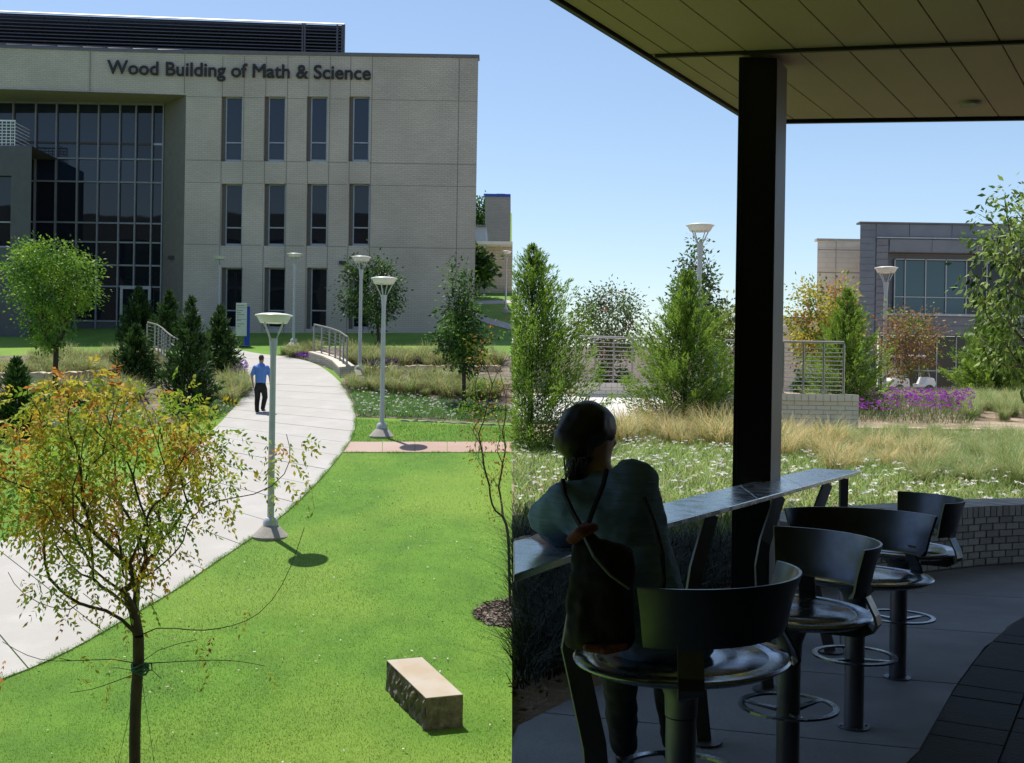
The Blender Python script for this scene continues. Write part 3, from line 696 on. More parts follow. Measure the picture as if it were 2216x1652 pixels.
# ------------------------------------------------------------------ bridge parapets with railings
def brick_course_wall(parent, a, b, z0, h, th, rows_, bl, m_, zf=None, cap=.12):
    """straight brick wall from a to b, each brick its own part (shared mesh); cap of soldier bricks"""
    a = Vector(a); b = Vector(b); d = (b - a); L = d.length; d.normalize(); nrm = Vector((d.y, -d.x, 0)); rh = (h - cap) / rows_
    core = MB(); p = [a + nrm * -.01, b + nrm * -.01, b - nrm * (th - .01), a - nrm * (th - .01)]
    core.hexa([(q.x, q.y, z0) for q in p], [(q.x, q.y, z0 + h - .012) for q in p]).build('wall_core', mat('mortar', (.30, .27, .23)), parent)
    ang = math.atan2(d.y, d.x)
    me = MB().box((.004, -th / 2 - .006, .004), (bl - .004, th / 2 + .006, rh - .004)); ob = me.build('brick', m_, parent, bevel=0)
    mesh = ob.data; bpy.data.objects.remove(ob)
    nb_ = int(L / bl)
    for r_ in range(rows_):
        off = -(bl / 2) * (r_ % 2)
        for k in range(nb_ + 1 + (r_ % 2)):
            s = off + k * bl; s0 = max(s, 0); s1 = min(s + bl, L)
            if s1 - s0 < .02: continue
            o = bpy.data.objects.new('brick', mesh); c = a + d * s0 - nrm * (th / 2); o.location = (c.x, c.y, z0 + r_ * rh); o.rotation_euler = (0, 0, ang); o.scale = ((s1 - s0) / bl, 1 + random.uniform(-.006, .006), 1); link(o, parent)
    me = MB().box((.004, -th / 2 - .03, .002), (bl / 2 - .004, th / 2 + .03, cap)); ob = me.build('cap_brick', m_, parent); mesh = ob.data; bpy.data.objects.remove(ob)
    n2 = max(1, round(L / (bl / 2)))
    for k in range(n2):
        o = bpy.data.objects.new('cap_brick', mesh); c = a + d * (k * L / n2) - nrm * (th / 2); o.location = (c.x, c.y, z0 + rows_ * rh); o.rotation_euler = (0, 0, ang); o.scale = (L / n2 / (bl / 2), 1, 1); link(o, parent)
def railing(name, label, pts, h, nposts, nrails, curve=None, r=.022, lean=0):
    """pts: list of base points; posts, rails and a top rail"""
    root = empty(name, pts[0], label, 'railing'); P = [p - pts[0] for p in pts]
    d = np.concatenate([[0], np.cumsum([(P[i + 1] - P[i]).length for i in range(len(P) - 1)])])
    def at(t): s = t * d[-1]; return Vector([np.interp(s, d, [p[k] for p in P]) for k in range(3)])
    for k in range(nposts):
        p = at(k / (nposts - 1)); t_ = (at(min(1, k / (nposts - 1) + .02)) - at(max(0, k / (nposts - 1) - .02))).normalized(); n = Vector((t_.y, -t_.x, 0)) * .03
        MB().tube([p, p + Vector((0, 0, h - .02))], .02, 6).tube([p + n, p + n + Vector((0, 0, h - .06))], .018, 4).lathe([(.06, 0), (.06, .012)], 10, p).build('post', STEEL, root)
    for k in range(nrails):
        z = h * (.08 + .80 * k / (nrails - 1)); MB().tube([at(t) + Vector((0, 0, z)) for t in np.linspace(0, 1, 9)], r * .36, 5).build('cable_rail', STEEL, root)
    MB().tube([at(t) + Vector((0, 0, h)) for t in np.linspace(-.01, 1.01, 9)], r, 10).build('top_rail', STEEL, root, True)
    return root
# right parapet (near end at px 732..767)
pr = empty('bridge_parapet', (0, 0, 0), 'low curved brick parapet at the right edge of the path under the railing', 'parapet')
TOPR = [(668, 765, 690, 763.5), (700, 775, 722, 772), (720, 785, 745, 781), (735, 800.5, 767, 797.5)]; hgt = .32
mb = MB(); lo = []; hi = []
Lp = [GL(a, b + 17, 0) for a, b, c, d_ in TOPR]; Rp = [GL(c, d_ + 17, 0) for a, b, c, d_ in TOPR]
for p in Lp + Rp: p.z = zl(p.x, p.y)
for k in range(3):
    q = [Lp[k], Lp[k + 1], Rp[k + 1], Rp[k]]
    mb.hexa([(v.x, v.y, v.z - .2) for v in q][::-1], [(v.x, v.y, v.z + hgt) for v in q][::-1])
mb.build('wall', brickmat('parapet_brick_far', (.50, .45, .38), (.45, .40, .34), (.30, .27, .23), .3, .075, .012), pr)
mb = MB()
for k in range(3):
    q = [Lp[k] + (Lp[k] - Rp[k]) * .06, Lp[k + 1] + (Lp[k + 1] - Rp[k + 1]) * .06, Rp[k + 1], Rp[k]]
    mb.hexa([(v.x, v.y, v.z + hgt + .003) for v in q][::-1], [(v.x, v.y, v.z + hgt + .07) for v in q][::-1])
mb.build('capping', PARA, pr)
mid = [(Lp[k] + Rp[k]) * .5 + Vector((0, 0, hgt + .07)) for k in range(4)]
y0 = W(715, 738, mid[3].y); railing('bridge_railing', 'steel railing with seven posts on the right-hand bridge parapet', [Vector(v) for v in mid], 1.08, 7, 7, r=.035)
# left parapet behind the junipers
pl = empty('bridge_parapet', (0, 0, 0), 'pale concrete parapet sloping behind the junipers left of the path', 'parapet')
cl = [GL(*q) for q in [(322, 772), (338, 776), (352, 786), (366, 803), (400, 830), (452, 848)]]
mb = MB()
for k in range(5):
    a, b = cl[k], cl[k + 1]; n = Vector((b.y - a.y, a.x - b.x, 0)).normalized() * .28; q = [a, b, b - n, a - n]
    if (b - a).cross(-n).z < 0: q = q[::-1]
    mb.hexa([(v.x, v.y, zl(v.x, v.y) - .2) for v in q], [(v.x, v.y, zl(v.x, v.y) + .33) for v in q])
mb.build('wall', mat('parapet_stucco', (.52, .47, .42), (.46, .42, .37), 4, .9, bump=.3), pl)
railing('bridge_railing', 'steel railing curving down behind the tall junipers left of the path', [Vector((v.x - .1, v.y + .1, zl(v.x, v.y) + .33)) for v in cl], 1.1, 13, 7, r=.035)

# ------------------------------------------------------------------ stone ledges, bench, sign
def ledge(label, pts, h, w, nb_=8, m_=None):
    root = empty('stone_ledge', GL(*pts[0]), label, 'stone ledge', 'sandstone ledges across the beds'); o0 = root.location.copy()
    P = np.array([[GL(*p).x, GL(*p).y] for p in pts]); d = np.concatenate([[0], np.cumsum(np.linalg.norm(np.diff(P, axis=0), axis=1))])
    lr = np.random.default_rng(len(pts) + int(abs(pts[0][0]))); cuts = np.linspace(0, d[-1], nb_ + 1); cuts[1:-1] += lr.normal(size=nb_ - 1) * .1
    for k in range(nb_):
        mb = MB(); q = 5; top = []; 
        vs = []; 
        for i in range(q + 1):
            s = cuts[k] + .01 + (cuts[k + 1] - cuts[k] - .02) * i / q; x = np.interp(s, d, P[:, 0]); y = np.interp(s, d, P[:, 1]); j1, j2, j3 = lr.normal(size=3) * .02
            z = zl(x, y); vs += [(x - o0.x, y + j1 - o0.y, z - .2 - o0.z), (x - o0.x, y + j1 - o0.y, z + h * .93 + j3 - o0.z), (x - o0.x, y + .03 + j2 - o0.y, z + h + j3 - o0.z), (x - o0.x, y + w - o0.y, z + h + j3 - o0.z), (x - o0.x, y + w - o0.y, z - .2 - o0.z)]
        fs = []
        for i in range(q):
            for e in range(4): a = 5 * i + e; fs.append((a, a + 5, a + 6, a + 1))
        fs += [(0, 1, 2, 3, 4), tuple(range(5 * q + 4, 5 * q - 1, -1))]
        mb.add(vs, fs).build('stone', m_ or SAND, root)
ledge('long orange sandstone ledge starting at the right parapet end', [(768, 812), (850, 807), (960, 806), (1085, 806)], .27, .45, 9)
ledge('lower pale ledge among grasses right of the small ledge tree', [(905, 832), (1000, 836), (1107, 840)], .12, .4, 6)
ledge('upper sandstone ledge behind the green tree, left bed', [(105, 784), (220, 788), (312, 790)], .12, .45, 6)
ledge('lower sandstone ledge with a dark front, left bed edge', [(-10, 832), (130, 832), (262, 822)], .42, .5, 8)
ledge('short flat stone half hidden in the left ground cover', [(103, 840), (130, 840)], .1, .35, 1)
ledge('thin pale kerb curving along the lawn below the right bed', [(866, 912), (960, 916), (1107, 923)], .035, .1, 7, CONC)

bn = [GL(922, 1583.6), GL(1005, 1575)]
A0 = Vector((bn[0].x, bn[0].y, 0)); tp = [GL(922, 1510.7, .42), GL(1002, 1502.8, .42), GL(913.5, 1422, .42), GL(837, 1428.6, .42)]
root = empty('stone_bench', (tp[0].x, tp[0].y, zl(tp[0].x, tp[0].y)), 'rough-sided sandstone block bench with a smooth pale top on the lawn', 'bench'); o0 = root.location.copy()
lr = np.random.default_rng(11)
def patch(P00, P10, P11, P01, nu, nv, rough, nvec):
    vs = []; fs = []
    for j in range(nv + 1):
        for i in range(nu + 1):
            u, v = i / nu, j / nv; p = P00 * (1 - u) * (1 - v) + P10 * u * (1 - v) + P11 * u * v + P01 * (1 - u) * v
            e = rough if 0 < j < nv + (1 if rough > .01 else 0) else rough * .4
            if i in (0, nu): e *= .4
            p = p + nvec * float(lr.normal() * e); vs.append(p)
    for j in range(nv):
        for i in range(nu): a = j * (nu + 1) + i; fs.append((a, a + 1, a + nu + 2, a + nu + 1))
    return vs, fs
T = [p - o0 for p in tp]; Bt = [Vector((t.x, t.y, t.z - .62)) for t in T]
ROCK = mat('rock_face', (.24, .20, .16), (.10, .08, .06), 9, .95, bump=1.0, bscale=25); 
mb = MB(); q = [(t + (t - sum(T, Vector()) / 4).normalized() * 0) for t in T]
for a, b, nn in ((0, 1, 10), (1, 2, 24), (2, 3, 10), (3, 0, 28)):
    nv = Vector(((T[b] - T[a]).y, -(T[b] - T[a]).x, 0)).normalized(); vs, fs = patch(Bt[a], Bt[b], T[b] - Vector((0, 0, .012)), T[a] - Vector((0, 0, .012)), nn, 8, .018 if a == 3 else .007, nv); mb.add(vs, fs)
mb.build('rock_side', ROCK, root)
tm = MB(); q = [t + Vector((0, 0, .0)) for t in T]; tm.hexa([v - Vector((0, 0, .02)) for v in q], q); tm.build('smooth_top', mat('bench_top', (.43, .395, .34), (.37, .335, .285), 4, .85, c3=(.36, .29, .215), scale3=2.0), root, bevel=.006)

p = GL(530, 750); root = empty('directory_sign', p, 'pale directory board with a blue fin, by the path in front of the hall', 'sign')
s = p.y / 2400; MB().lathe([(.28, 0), (.28, .03)], 16, (0, 0, 0)).build('base', CONCF, root)
MB().box((-.02 * 1, -.06, .03), (.20, .02, 86 * s)).build('blue_fin', BLUE, root)
bx0, bx1 = -19 * s, 4.5 * s; pz0, pz1 = 22 * s, 93 * s
MB().box((bx0, -.14, pz0), (bx1, -.065, pz1)).build('panel', WHITEP, root, bevel=.01)
def fonttext(body, size, loc, m_, parent, rot=(R(90), 0, 0), ext=.002, align='LEFT'):
    c = bpy.data.curves.new('lettering', 'FONT'); c.body = body; c.size = size; c.extrude = ext; c.align_x = align; c.materials.append(m_)
    o = bpy.data.objects.new('lettering', c); scene.collection.objects.link(o); bpy.context.view_layer.update(); me = bpy.data.meshes.new_from_object(o); bpy.data.objects.remove(o)
    o = bpy.data.objects.new('lettering', me); o.location = loc; o.rotation_euler = rot; return link(o, parent)
INK = mat('sign_ink', (.10, .10, .11))
h_ = pz1 - pz0
for f_, wd_ in ((.085, .7), (.235, .55), (.30, .42), (.36, .7), (.43, .25), (.53, .45), (.64, .72), (.71, .35)):
    # the board's lines are too small to read in the photograph: short strokes of print
    x = bx0 + .05
    while x < bx0 + (bx1 - bx0) * wd_:
        w_ = random.uniform(.02, .06); z = pz1 - h_ * f_; MB().box((x, -.1435, z), (x + w_, -.1405, z + .028)).build('print', INK, root); x += w_ + .012
for f_ in (.145, .50): MB().box((bx0 + .03, -.1432, pz1 - h_ * f_), (bx1 - .02, -.1405, pz1 - h_ * f_ + .012)).build('rule_line', INK, root)

# added dark hall, unseen behind the camera, to darken reflections in the glass opposite
hb = empty('added_mirror_hall', (0, 0, 0), 'added dark hall behind the viewpoint, there to be mirrored in the windows opposite', 'building')
hs = [(-58 + 8 * k, -52.5 + 8 * k, 2 + 5.2 * j, 5.6 + 5.2 * j) for k in range(7) for j in range(3)]
holes_wall(-62, -1.8, -9, 19, [(a, b, c, d) for a, b, c, d in hs], -7, .4).build('wall', mat('hall_dark', (.09, .085, .08), (.07, .066, .062), 1, .8), hb)
for a, b, c, d in hs: bxo('pane', (a, -7.38, c), (b, -7.34, d), GLASS, hb)
MB().box((-62, -20, -9), (-1.8, -7.42, 19)).build('mass', mat('hall_dark', (.09, .085, .08)), hb)
# ------------------------------------------------------------------ LAWN SIDE: plants
GR1 = leafmat('leaf_green', (.10, .22, .03), (.05, .12, .018)); GR2 = leafmat('leaf_bright', (.20, .36, .035), (.11, .24, .02)); GRD = leafmat('leaf_dark', (.035, .085, .02), (.02, .05, .012), .2)
YEL = leafmat('leaf_yellow', (.62, .50, .05), (.46, .38, .04), .45); ORA = leafmat('leaf_orange', (.62, .27, .05), (.46, .19, .035), .45); RUST = leafmat('leaf_rust', (.38, .15, .05), (.25, .09, .03), .4)
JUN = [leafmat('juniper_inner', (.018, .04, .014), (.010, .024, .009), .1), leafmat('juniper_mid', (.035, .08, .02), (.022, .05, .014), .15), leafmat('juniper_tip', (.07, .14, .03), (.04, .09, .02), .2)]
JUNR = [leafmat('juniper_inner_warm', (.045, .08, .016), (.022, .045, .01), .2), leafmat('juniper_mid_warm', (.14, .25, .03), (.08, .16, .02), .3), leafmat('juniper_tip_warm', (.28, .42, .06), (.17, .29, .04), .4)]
STRAW = leafmat('straw_blade', (.60, .48, .24), (.46, .36, .16), .35); GBL = leafmat('grass_blade_green', (.24, .33, .10), (.14, .22, .05), .35); GPALE = leafmat('grass_blade_pale', (.42, .46, .22), (.30, .34, .14), .35)
TURF = [leafmat('turf_blade', (.14, .30, .024), (.10, .24, .018), .35), leafmat('turf_blade_light', (.19, .36, .04), (.14, .29, .03), .35), leafmat('turf_blade_dry', (.33, .33, .10), (.24, .26, .07), .3)]

def crownbox(px0, py0, px1, py1, Y, dy=None):
    a = W(px0, (py0 + py1) / 2, Y); b = W(px1, (py0 + py1) / 2, Y); c = W((px0 + px1) / 2, py0, Y); d = W((px0 + px1) / 2, py1, Y)
    rx = (b.x - a.x) / 2; rz = (c.z - d.z) / 2; return ((a.x + b.x) / 2, Y, (c.z + d.z) / 2), (rx, dy or rx, rz)
# turf blades on the lawn, densest close by
poly = [(GL(px, py).x, GL(px, py).y) for px, py in [(-60, 1500), (90, 1440), (180, 1395), (290, 1330), (380, 1280), (470, 1215), (540, 1170), (620, 1112), (700, 1032), (745, 982), (1109, 982), (1109, 1700), (-60, 1700)]]
lr = np.random.default_rng(21); x, y = scatter_poly(poly, 2600, lr, 330000)
k = lr.random(len(x)) < np.clip((13.5 / y) ** 1.5, .2, 1); x, y = x[k], y[k]
z = SA + SY * y + SX * x; P = np.stack([x, y, z], 1); k = prune(P, 'L'); P = P[k]; n = len(P)
V, Q = blades(P, az(n, lr), lr.uniform(.012, .034, n), .006, lr.uniform(.3, 1.0, n), 1)
nz = np.sin(P[:, 0] * 1.7 + np.sin(P[:, 1] * .9)) + np.cos(P[:, 1] * 1.3 + P[:, 0]) + .8 * np.sin(P[:, 0] * 4.3 - P[:, 1] * 2.9) + lr.normal(size=n) * .8
mi = np.where(nz > 2.9, 2, np.where(nz > .5, 1, np.where(nz < -1.1, 3, 0)))
tag(npobj('turf_grass', V, Q, TURF + [leafmat('turf_blade_deep', (.075, .19, .014), (.05, .14, .01), .3)], None, mi), kind='stuff')
# longer ragged grass where the lawn meets the slabs
def edge_grass(pts, dens, seed):
    lr = np.random.default_rng(seed); P = []
    for i in range(len(pts) - 1):
        a, b = pts[i], pts[i + 1]; L = np.linalg.norm(b - a); k = int(L * dens); t = lr.random((k, 1)); q = a * (1 - t) + b * t; nn = np.array([(b - a)[1], -(b - a)[0]]) / max(L, 1e-6); q = q + nn * (np.abs(lr.normal(size=(k, 1))) * .05 - .02) * esign; P.append(q)
    P = np.vstack(P); P = np.column_stack([P, SA + SY * P[:, 1] + SX * P[:, 0] + .004]); P = P[prune(P, 'L')]; n = len(P); V, Q = blades(P, az(n, lr), lr.uniform(.03, .085, n) * (.6 + .5 * np.sin(P[:, 0] * 3 + P[:, 1] * 2.1) ** 2), .008, lr.uniform(.3, 1.2, n), 2)
    tag(npobj('edge_grass', V, Q, TURF[:2], None, np.repeat(lr.integers(0, 2, n), 2)), kind='stuff')
esign = 1.0
edge_grass(b_[30:], 420, 5)
pk = np.array([[GL(758 + 35 * k, 957).x, GL(758 + 35 * k, 957).y] for k in range(11)]); pk2 = np.array([[GL(744 + 36 * k, 980).x, GL(744 + 36 * k, 980).y] for k in range(11)])
esign = -1.0; edge_grass(pk, 260, 6); esign = 1.0; edge_grass(pk2, 300, 7)
# strips along the path edge and upper lawn
poly = [(GL(px, py).x, GL(px, py).y) for px, py in [(768, 908), (1109, 926), (1109, 956), (757, 956)]]
x, y = scatter_poly(poly, 900, lr); P = np.stack([x, y, SA + SY * y + SX * x], 1); n = len(P); V, Q = blades(P, az(n, lr), lr.uniform(.03, .07, n), .012, lr.uniform(.3, 1, n), 1)
tag(npobj('turf_grass', V, Q, TURF[:2], None, lr.integers(0, 2, n)), kind='stuff')
# fallen leaves and clippings
x, y = scatter_poly([(GL(px, py).x, GL(px, py).y) for px, py in [(200, 1400), (620, 1150), (760, 1000), (1109, 1000), (1109, 1680), (-20, 1680), (-20, 1500)]], 4, lr)
P = np.stack([x, y, SA + SY * y + SX * x + .035], 1); n = len(P); V, Q = leaves(P, lr.normal(size=(n, 3)) * [1, 1, .15], lr.uniform(.03, .07, n), .012)
tag(npobj('fallen_leaves', V, Q, [mat('dry_leaf', (.45, .36, .26), (.3, .22, .15), 9), mat('pale_leaf', (.62, .60, .52), (.5, .47, .4), 9)], None, (lr.random(n) < .35).astype(int)), kind='stuff')

# feather grass tufts: six meshes shared by every clump
TUFT = []
def make_tufts(n_mesh, nb_, H, wd, mats, wts, tag_):
    out = []
    for q in range(n_mesh):
        lr = np.random.default_rng(100 + q + int(H * 100)); P = lr.normal(size=(nb_, 3)) * [.07, .07, 0]; A = az(nb_, lr); A = unit(A * .8 + unit(P + 1e-6) * .6); A[:, 2] = 0; A = unit(A)
        f = lr.random(nb_); hh = H * (.55 + .6 * f); V, Q = blades(P, A, hh, wd, .25 + .75 * lr.random(nb_) ** .8, 4, .25)
        mi = np.repeat(lr.choice(len(mats), nb_, p=wts), 4); o = npobj('tuft_' + tag_, V, Q, mats, None, mi); out.append(o.data); bpy.data.objects.remove(o)
    return out
TUFTL = make_tufts(5, 210, .68, .016, [STRAW, GBL, GPALE], [.16, .42, .42], 'a')
def tufts(meshes, pts, s0, s1, label, group, zf, seed, side, pr=None):
    lr = random.Random(seed)
    for (x, y) in pts:
        z = zf(x, y)
        if side == 'L' and x > seam(z) - .35 or side == 'R' and x < seam(z) + .35: continue
        o = bpy.data.objects.new('grass_clump', lr.choice(meshes)); s = lr.uniform(s0, s1); o.location = (x, y, z); o.scale = (s * lr.uniform(.85, 1.25), s * lr.uniform(.85, 1.25), s); o.rotation_euler = (0, 0, lr.uniform(0, 6.28))
        link(o); tag(o, label, 'grass clump', group)
def spread(poly_px, n, seed, f=GL, mind=.5):
    lr = random.Random(seed); P = [(f(*p).x, f(*p).y) for p in poly_px]; xs = [p[0] for p in P]; ys = [p[1] for p in P]; out = []; tries = 0
    while len(out) < n and tries < 6000:
        tries += 1; x, y = lr.uniform(min(xs), max(xs)), lr.uniform(min(ys), max(ys))
        if inpoly(np.array([x]), np.array([y]), P)[0] and all((x - a) ** 2 + (y - b) ** 2 > mind ** 2 for a, b in out): out.append((x, y))
    return out
G = 'feather grass clumps in the beds'
tufts(TUFTL, spread([(60, 778), (300, 772), (318, 786), (60, 792)], 20, 1), .9, 1.5, 'green feather grass clump in the row above the left sandstone ledge', 'feather grass above the left ledge', zl, 1, 'L')
tufts(TUFTL, spread([(-10, 800), (270, 800), (270, 818), (-10, 824)], 26, 2), .9, 1.5, 'pale feather grass clump between the two left sandstone ledges', 'feather grass between the left ledges', zl, 2, 'L')
tufts(TUFTL, spread([(70, 850), (270, 842), (310, 872), (200, 880)], 22, 3), .9, 1.4, 'feather grass clump around the green tree below the left ledges', 'feather grass below the left ledges', zl, 3, 'L')
tufts(TUFTL, spread([(455, 838), (528, 826), (536, 850), (505, 878), (462, 880)], 13, 4), 1.0, 1.5, 'feather grass clump between dark junipers and the walking man', 'feather grass by the walking man', zl, 4, 'L')
tufts(TUFTL, spread([(608, 768), (690, 752), (690, 770), (640, 776)], 12, 5), .8, 1.2, 'feather grass clump left of the right bridge railing', 'feather grass behind the right railing', zl, 5, 'L')
tufts(TUFTL, spread([(755, 772), (960, 776), (960, 796), (755, 790)], 30, 6), .9, 1.5, 'feather grass clump along the mound above the orange ledge', 'feather grass above the orange ledge', zl, 6, 'L')
tufts(TUFTL, spread([(752, 828), (800, 818), (1095, 842), (1095, 868), (900, 862), (765, 850)], 52, 7), .8, 1.5, 'feather grass clump in the bed between orange ledge and ground cover', 'feather grass below the orange ledge', zl, 7, 'L')
tufts(TUFTL, spread([(930, 768), (1095, 774), (1100, 800), (960, 796)], 30, 8), .8, 1.3, 'feather grass clump on the slope at the right end of the orange ledge', 'feather grass at the right ledge end', zl, 8, 'L')
tufts(TUFTL, spread([(330, 770), (420, 800), (440, 850), (345, 815)], 14, 9), .8, 1.2, 'feather grass clump against the foot of the left bridge parapet', 'feather grass by the left parapet', zl, 9, 'L')
# strappy ground cover with white flowers
GC = [leafmat('cover_leaf', (.10, .26, .045), (.05, .15, .025), .3), leafmat('cover_leaf_light', (.20, .36, .08), (.12, .26, .05), .3)]
PETAL = leafmat('white_petal', (.85, .85, .80), (.72, .72, .68), .3); PURP = leafmat('purple_petal', (.24, .06, .42), (.15, .04, .32), .3)
def cover(polypx, dens, fl, zf, f=GL, L=(.14, .28), wd=.018, seed=1, mats=GC, name='ground_cover', petal=PETAL, side='L', fs=.05, lift=.17, pts=None):
    lr = np.random.default_rng(seed); P2 = pts or [(f(*p).x, f(*p).y) for p in polypx]; x, y = scatter_poly(P2, dens, lr, 150000); z = np.array([zf(a, b) for a, b in zip(x, y)])
    P = np.stack([x, y, z], 1); P = P[prune(P, side)]; n = len(P); V, Q = blades(P, az(n, lr), lr.uniform(*L, n), wd, lr.uniform(.4, 1.4, n), 2)
    mi = np.repeat(lr.integers(0, len(mats), n), 2)
    x, y = scatter_poly(P2, fl, lr); z = np.array([zf(a, b) for a, b in zip(x, y)]) + lift * lr.uniform(.8, 1.25, len(x)); C = np.stack([x, y, z], 1); C = C[prune(C, side)]
    PV = []; 
    if len(C):
        for q in range(5):
            a = 2 * math.pi * q / 5 + lr.uniform(0, .6); D = np.stack([np.full(len(C), math.cos(a)), np.full(len(C), math.sin(a)), np.full(len(C), .12)], 1) + lr.normal(size=(len(C), 3)) * .25
            v, _ = leaves(C, D, fs * lr.uniform(.7, 1.2, len(C)), fs * .32); PV.append(v)
        PV = np.vstack(PV); Q2 = np.arange(len(PV)).reshape(-1, 4) + len(V); V = np.vstack([V, PV]); Q = np.vstack([Q, Q2]); mi = np.concatenate([mi, np.full(len(Q2), len(mats))])
    o = npobj(name, V, Q, list(mats) + [petal], None, mi); return tag(o, kind='stuff')
cover([(760, 850), (880, 862), (1050, 880), (1107, 885), (1107, 914), (1000, 912), (870, 905), (774, 902), (768, 880)], 520, 14, zl, seed=1)
cover([(60, 830), (200, 838), (300, 870), (310, 922), (60, 932)], 330, 12, zl, seed=2)
cover([(395, 880), (470, 868), (505, 885), (470, 908), (395, 922)], 420, 10, zl, seed=3)
cover([(-10, 860), (80, 870), (80, 940), (-10, 950)], 250, 8, zl, seed=4)
PL = [leafmat('verbena_leaf', (.12, .14, .06), (.07, .09, .04), .2)]
cover([(628, 775), (690, 764), (668, 782)], 300, 160, zl, seed=5, mats=PL, name='purple_flowers', petal=PURP, L=(.1, .2))
cover([(745, 785), (960, 790), (800, 800), (770, 792)], 160, 60, zl, seed=6, mats=PL, name='purple_flowers', petal=PURP, L=(.1, .2), lift=.25)
cover([(498, 800), (534, 806), (536, 826), (500, 832)], 300, 200, zl, seed=7, mats=PL, name='purple_flowers', petal=PURP, L=(.2, .45), lift=.42)

# trees
b = GL(118, 866); c_, r_ = crownbox(6, 522, 212, 762, b.y, 1.55)
broadleaf('tree', 'bright green round tree in the left bed before the glass entrance', 'tree', b, c_, r_, [GR1, GR2, leafmat('leaf_lime', (.32, .48, .05), (.2, .34, .03))], BARK, nb=190, per=75, leaf=.11, wid=.5, clump=.2, shape='vase', r0=.085, seed=3, weights=[3, 4, 3], fork=(b.x + .05, b.y, W(118, 745, b.y).z))
Yt = 12.4; b = Vector((W(297, 1600, Yt).x, Yt, 0)); b.z = zl(b.x, b.y) - .02
c_, r_ = crownbox(-70, 800, 505, 1345, Yt, 1.25)
lr = np.random.default_rng(5)
fk = W(300, 1345, Yt); 
lowp = [W(px, py, Yt + dy) for px, py, dy in [(10, 1395, .3), (130, 1425, -.3), (150, 1500, .2), (205, 1500, -.2), (240, 1445, .5), (495, 1425, .1), (575, 1440, -.2), (430, 1385, .4), (640, 1240, .3), (700, 1225, .1), (655, 1330, .3), (600, 1060, .2), (470, 1365, -.3), (85, 1310, .1), (20, 1240, .2), (350, 1470, .3), (560, 1340, .1), (655, 1145, 0), (640, 990, .2), (620, 940, .2)] if not (630 < px < 720 and py > 1150)]
broadleaf('autumn_tree', 'young tree turning orange and yellow in the lawn foreground', 'tree', b, c_, r_, [leafmat('leaf_fresh', (.30, .44, .05), (.20, .33, .03), .45), leafmat('leaf_olive', (.40, .42, .05), (.3, .33, .04), .45), YEL, ORA, RUST], BARK, nb=290, per=6.4, leaf=.074, wid=.46, clump=.12, shape='vase', r0=.062, seed=8, weights=[3.6, 3.6, 3.2, 1.0, .15], droop=.5, topheavy=.95, fork=(fk.x, fk.y, fk.z), compound=True, low=np.array([list(v) for v in lowp]), leafy=.9)
# second mass: green head of the same crown reaching higher
mbw = MB(); tk = W(303, 1445, Yt); 
for k in range(4): mbw.tube([tk + Vector((.09 * math.cos(a) , .09 * math.sin(a), .03 * math.sin(2 * a + k) + k * .025 - .04)) for a in np.linspace(0, 6.283, 13)], .012, 5)
for (px, py) in ((235, 1652), (350, 1652), (300, 1652)):
    q = W(px, py, Yt + (.9 if px == 300 else -.2)); q.z = zl(q.x, q.y); mbw.tube([tk, q], .0028, 4)
o = mbw.build('tree_tie', mat('green_tie', (.03, .13, .09), (.02, .09, .06), 9)); tag(o, 'green webbing tie and guy wires round the foreground autumn tree trunk', 'tree tie')
b = GL(820, 756); c_, r_ = crownbox(742, 545, 866, 702, b.y)
broadleaf('tree', 'dark young tree standing on the mound against the brick hall wall', 'tree', b, c_, r_, [GRD, GR1], BARK, nb=120, per=45, leaf=.15, wid=.5, clump=.24, shape='oval', r0=.07, seed=12, weights=[5, 3])
b = GL(1003, 878); c_, r_ = crownbox(935, 545, 1062, 800, b.y, 1.0)
broadleaf('tree', 'slim dark green tree in the right bed of the lawn side', 'tree', b, c_, r_, [GRD, GR1, GR2], BARK, nb=120, per=45, leaf=.14, wid=.45, clump=.2, shape='cone', r0=.065, seed=13, weights=[4, 4, 1], side='L')
b = GL(1102, 1325); b.x = seam(b.z) - .03; Yn = b.y; c_, r_ = crownbox(985, 700, 1120, 1130, Yn, .8)
c_ = (c_[0] + .05, Yn, c_[2])
broadleaf('tree', 'thin-leaved tree with bare twigs at the right end of the lawn side', 'tree', b, c_, r_, [GR2, leafmat('leaf_olive', (1, 1, 1)), ORA, RUST], BARK, nb=75, per=22, leaf=.06, wid=.4, clump=.1, shape='vase', r0=.024, seed=14, fork=(seam(W(1100, 1120, Yn).z) - .06, Yn, W(1100, 1120, Yn).z), weights=[3, 2, 1, 2.5], side='L', leafy=.75, droop=.5, curve=.06)
for i, (x0, y0, x1, by, lab, sd) in enumerate([
        (264, 622, 334, 742, 'upright dark juniper in front of the glass entrance door', 1), (252, 706, 332, 835, 'leaning dark juniper left of the left bridge parapet', 2),
        (334, 630, 396, 752, 'dark juniper behind the left bridge railing', 3), (360, 640, 460, 893, 'tallest broad dark juniper left of the path', 4),
        (438, 662, 512, 822, 'dark juniper between the tallest juniper and the path', 5), (-14, 778, 80, 948, 'low dark juniper at the left end of the lawn side', 6)]):
    p = GL((x0 + x1) / 2, by); h = W((x0 + x1) / 2, y0, p.y).z - p.z; w_ = (x1 - x0) / 2 / 2400 * p.y
    juniper('juniper', lab, 'juniper', p, h, w_, JUN, 'L', sd, n=330, leaf=.16, tips=.9, wid=.30)
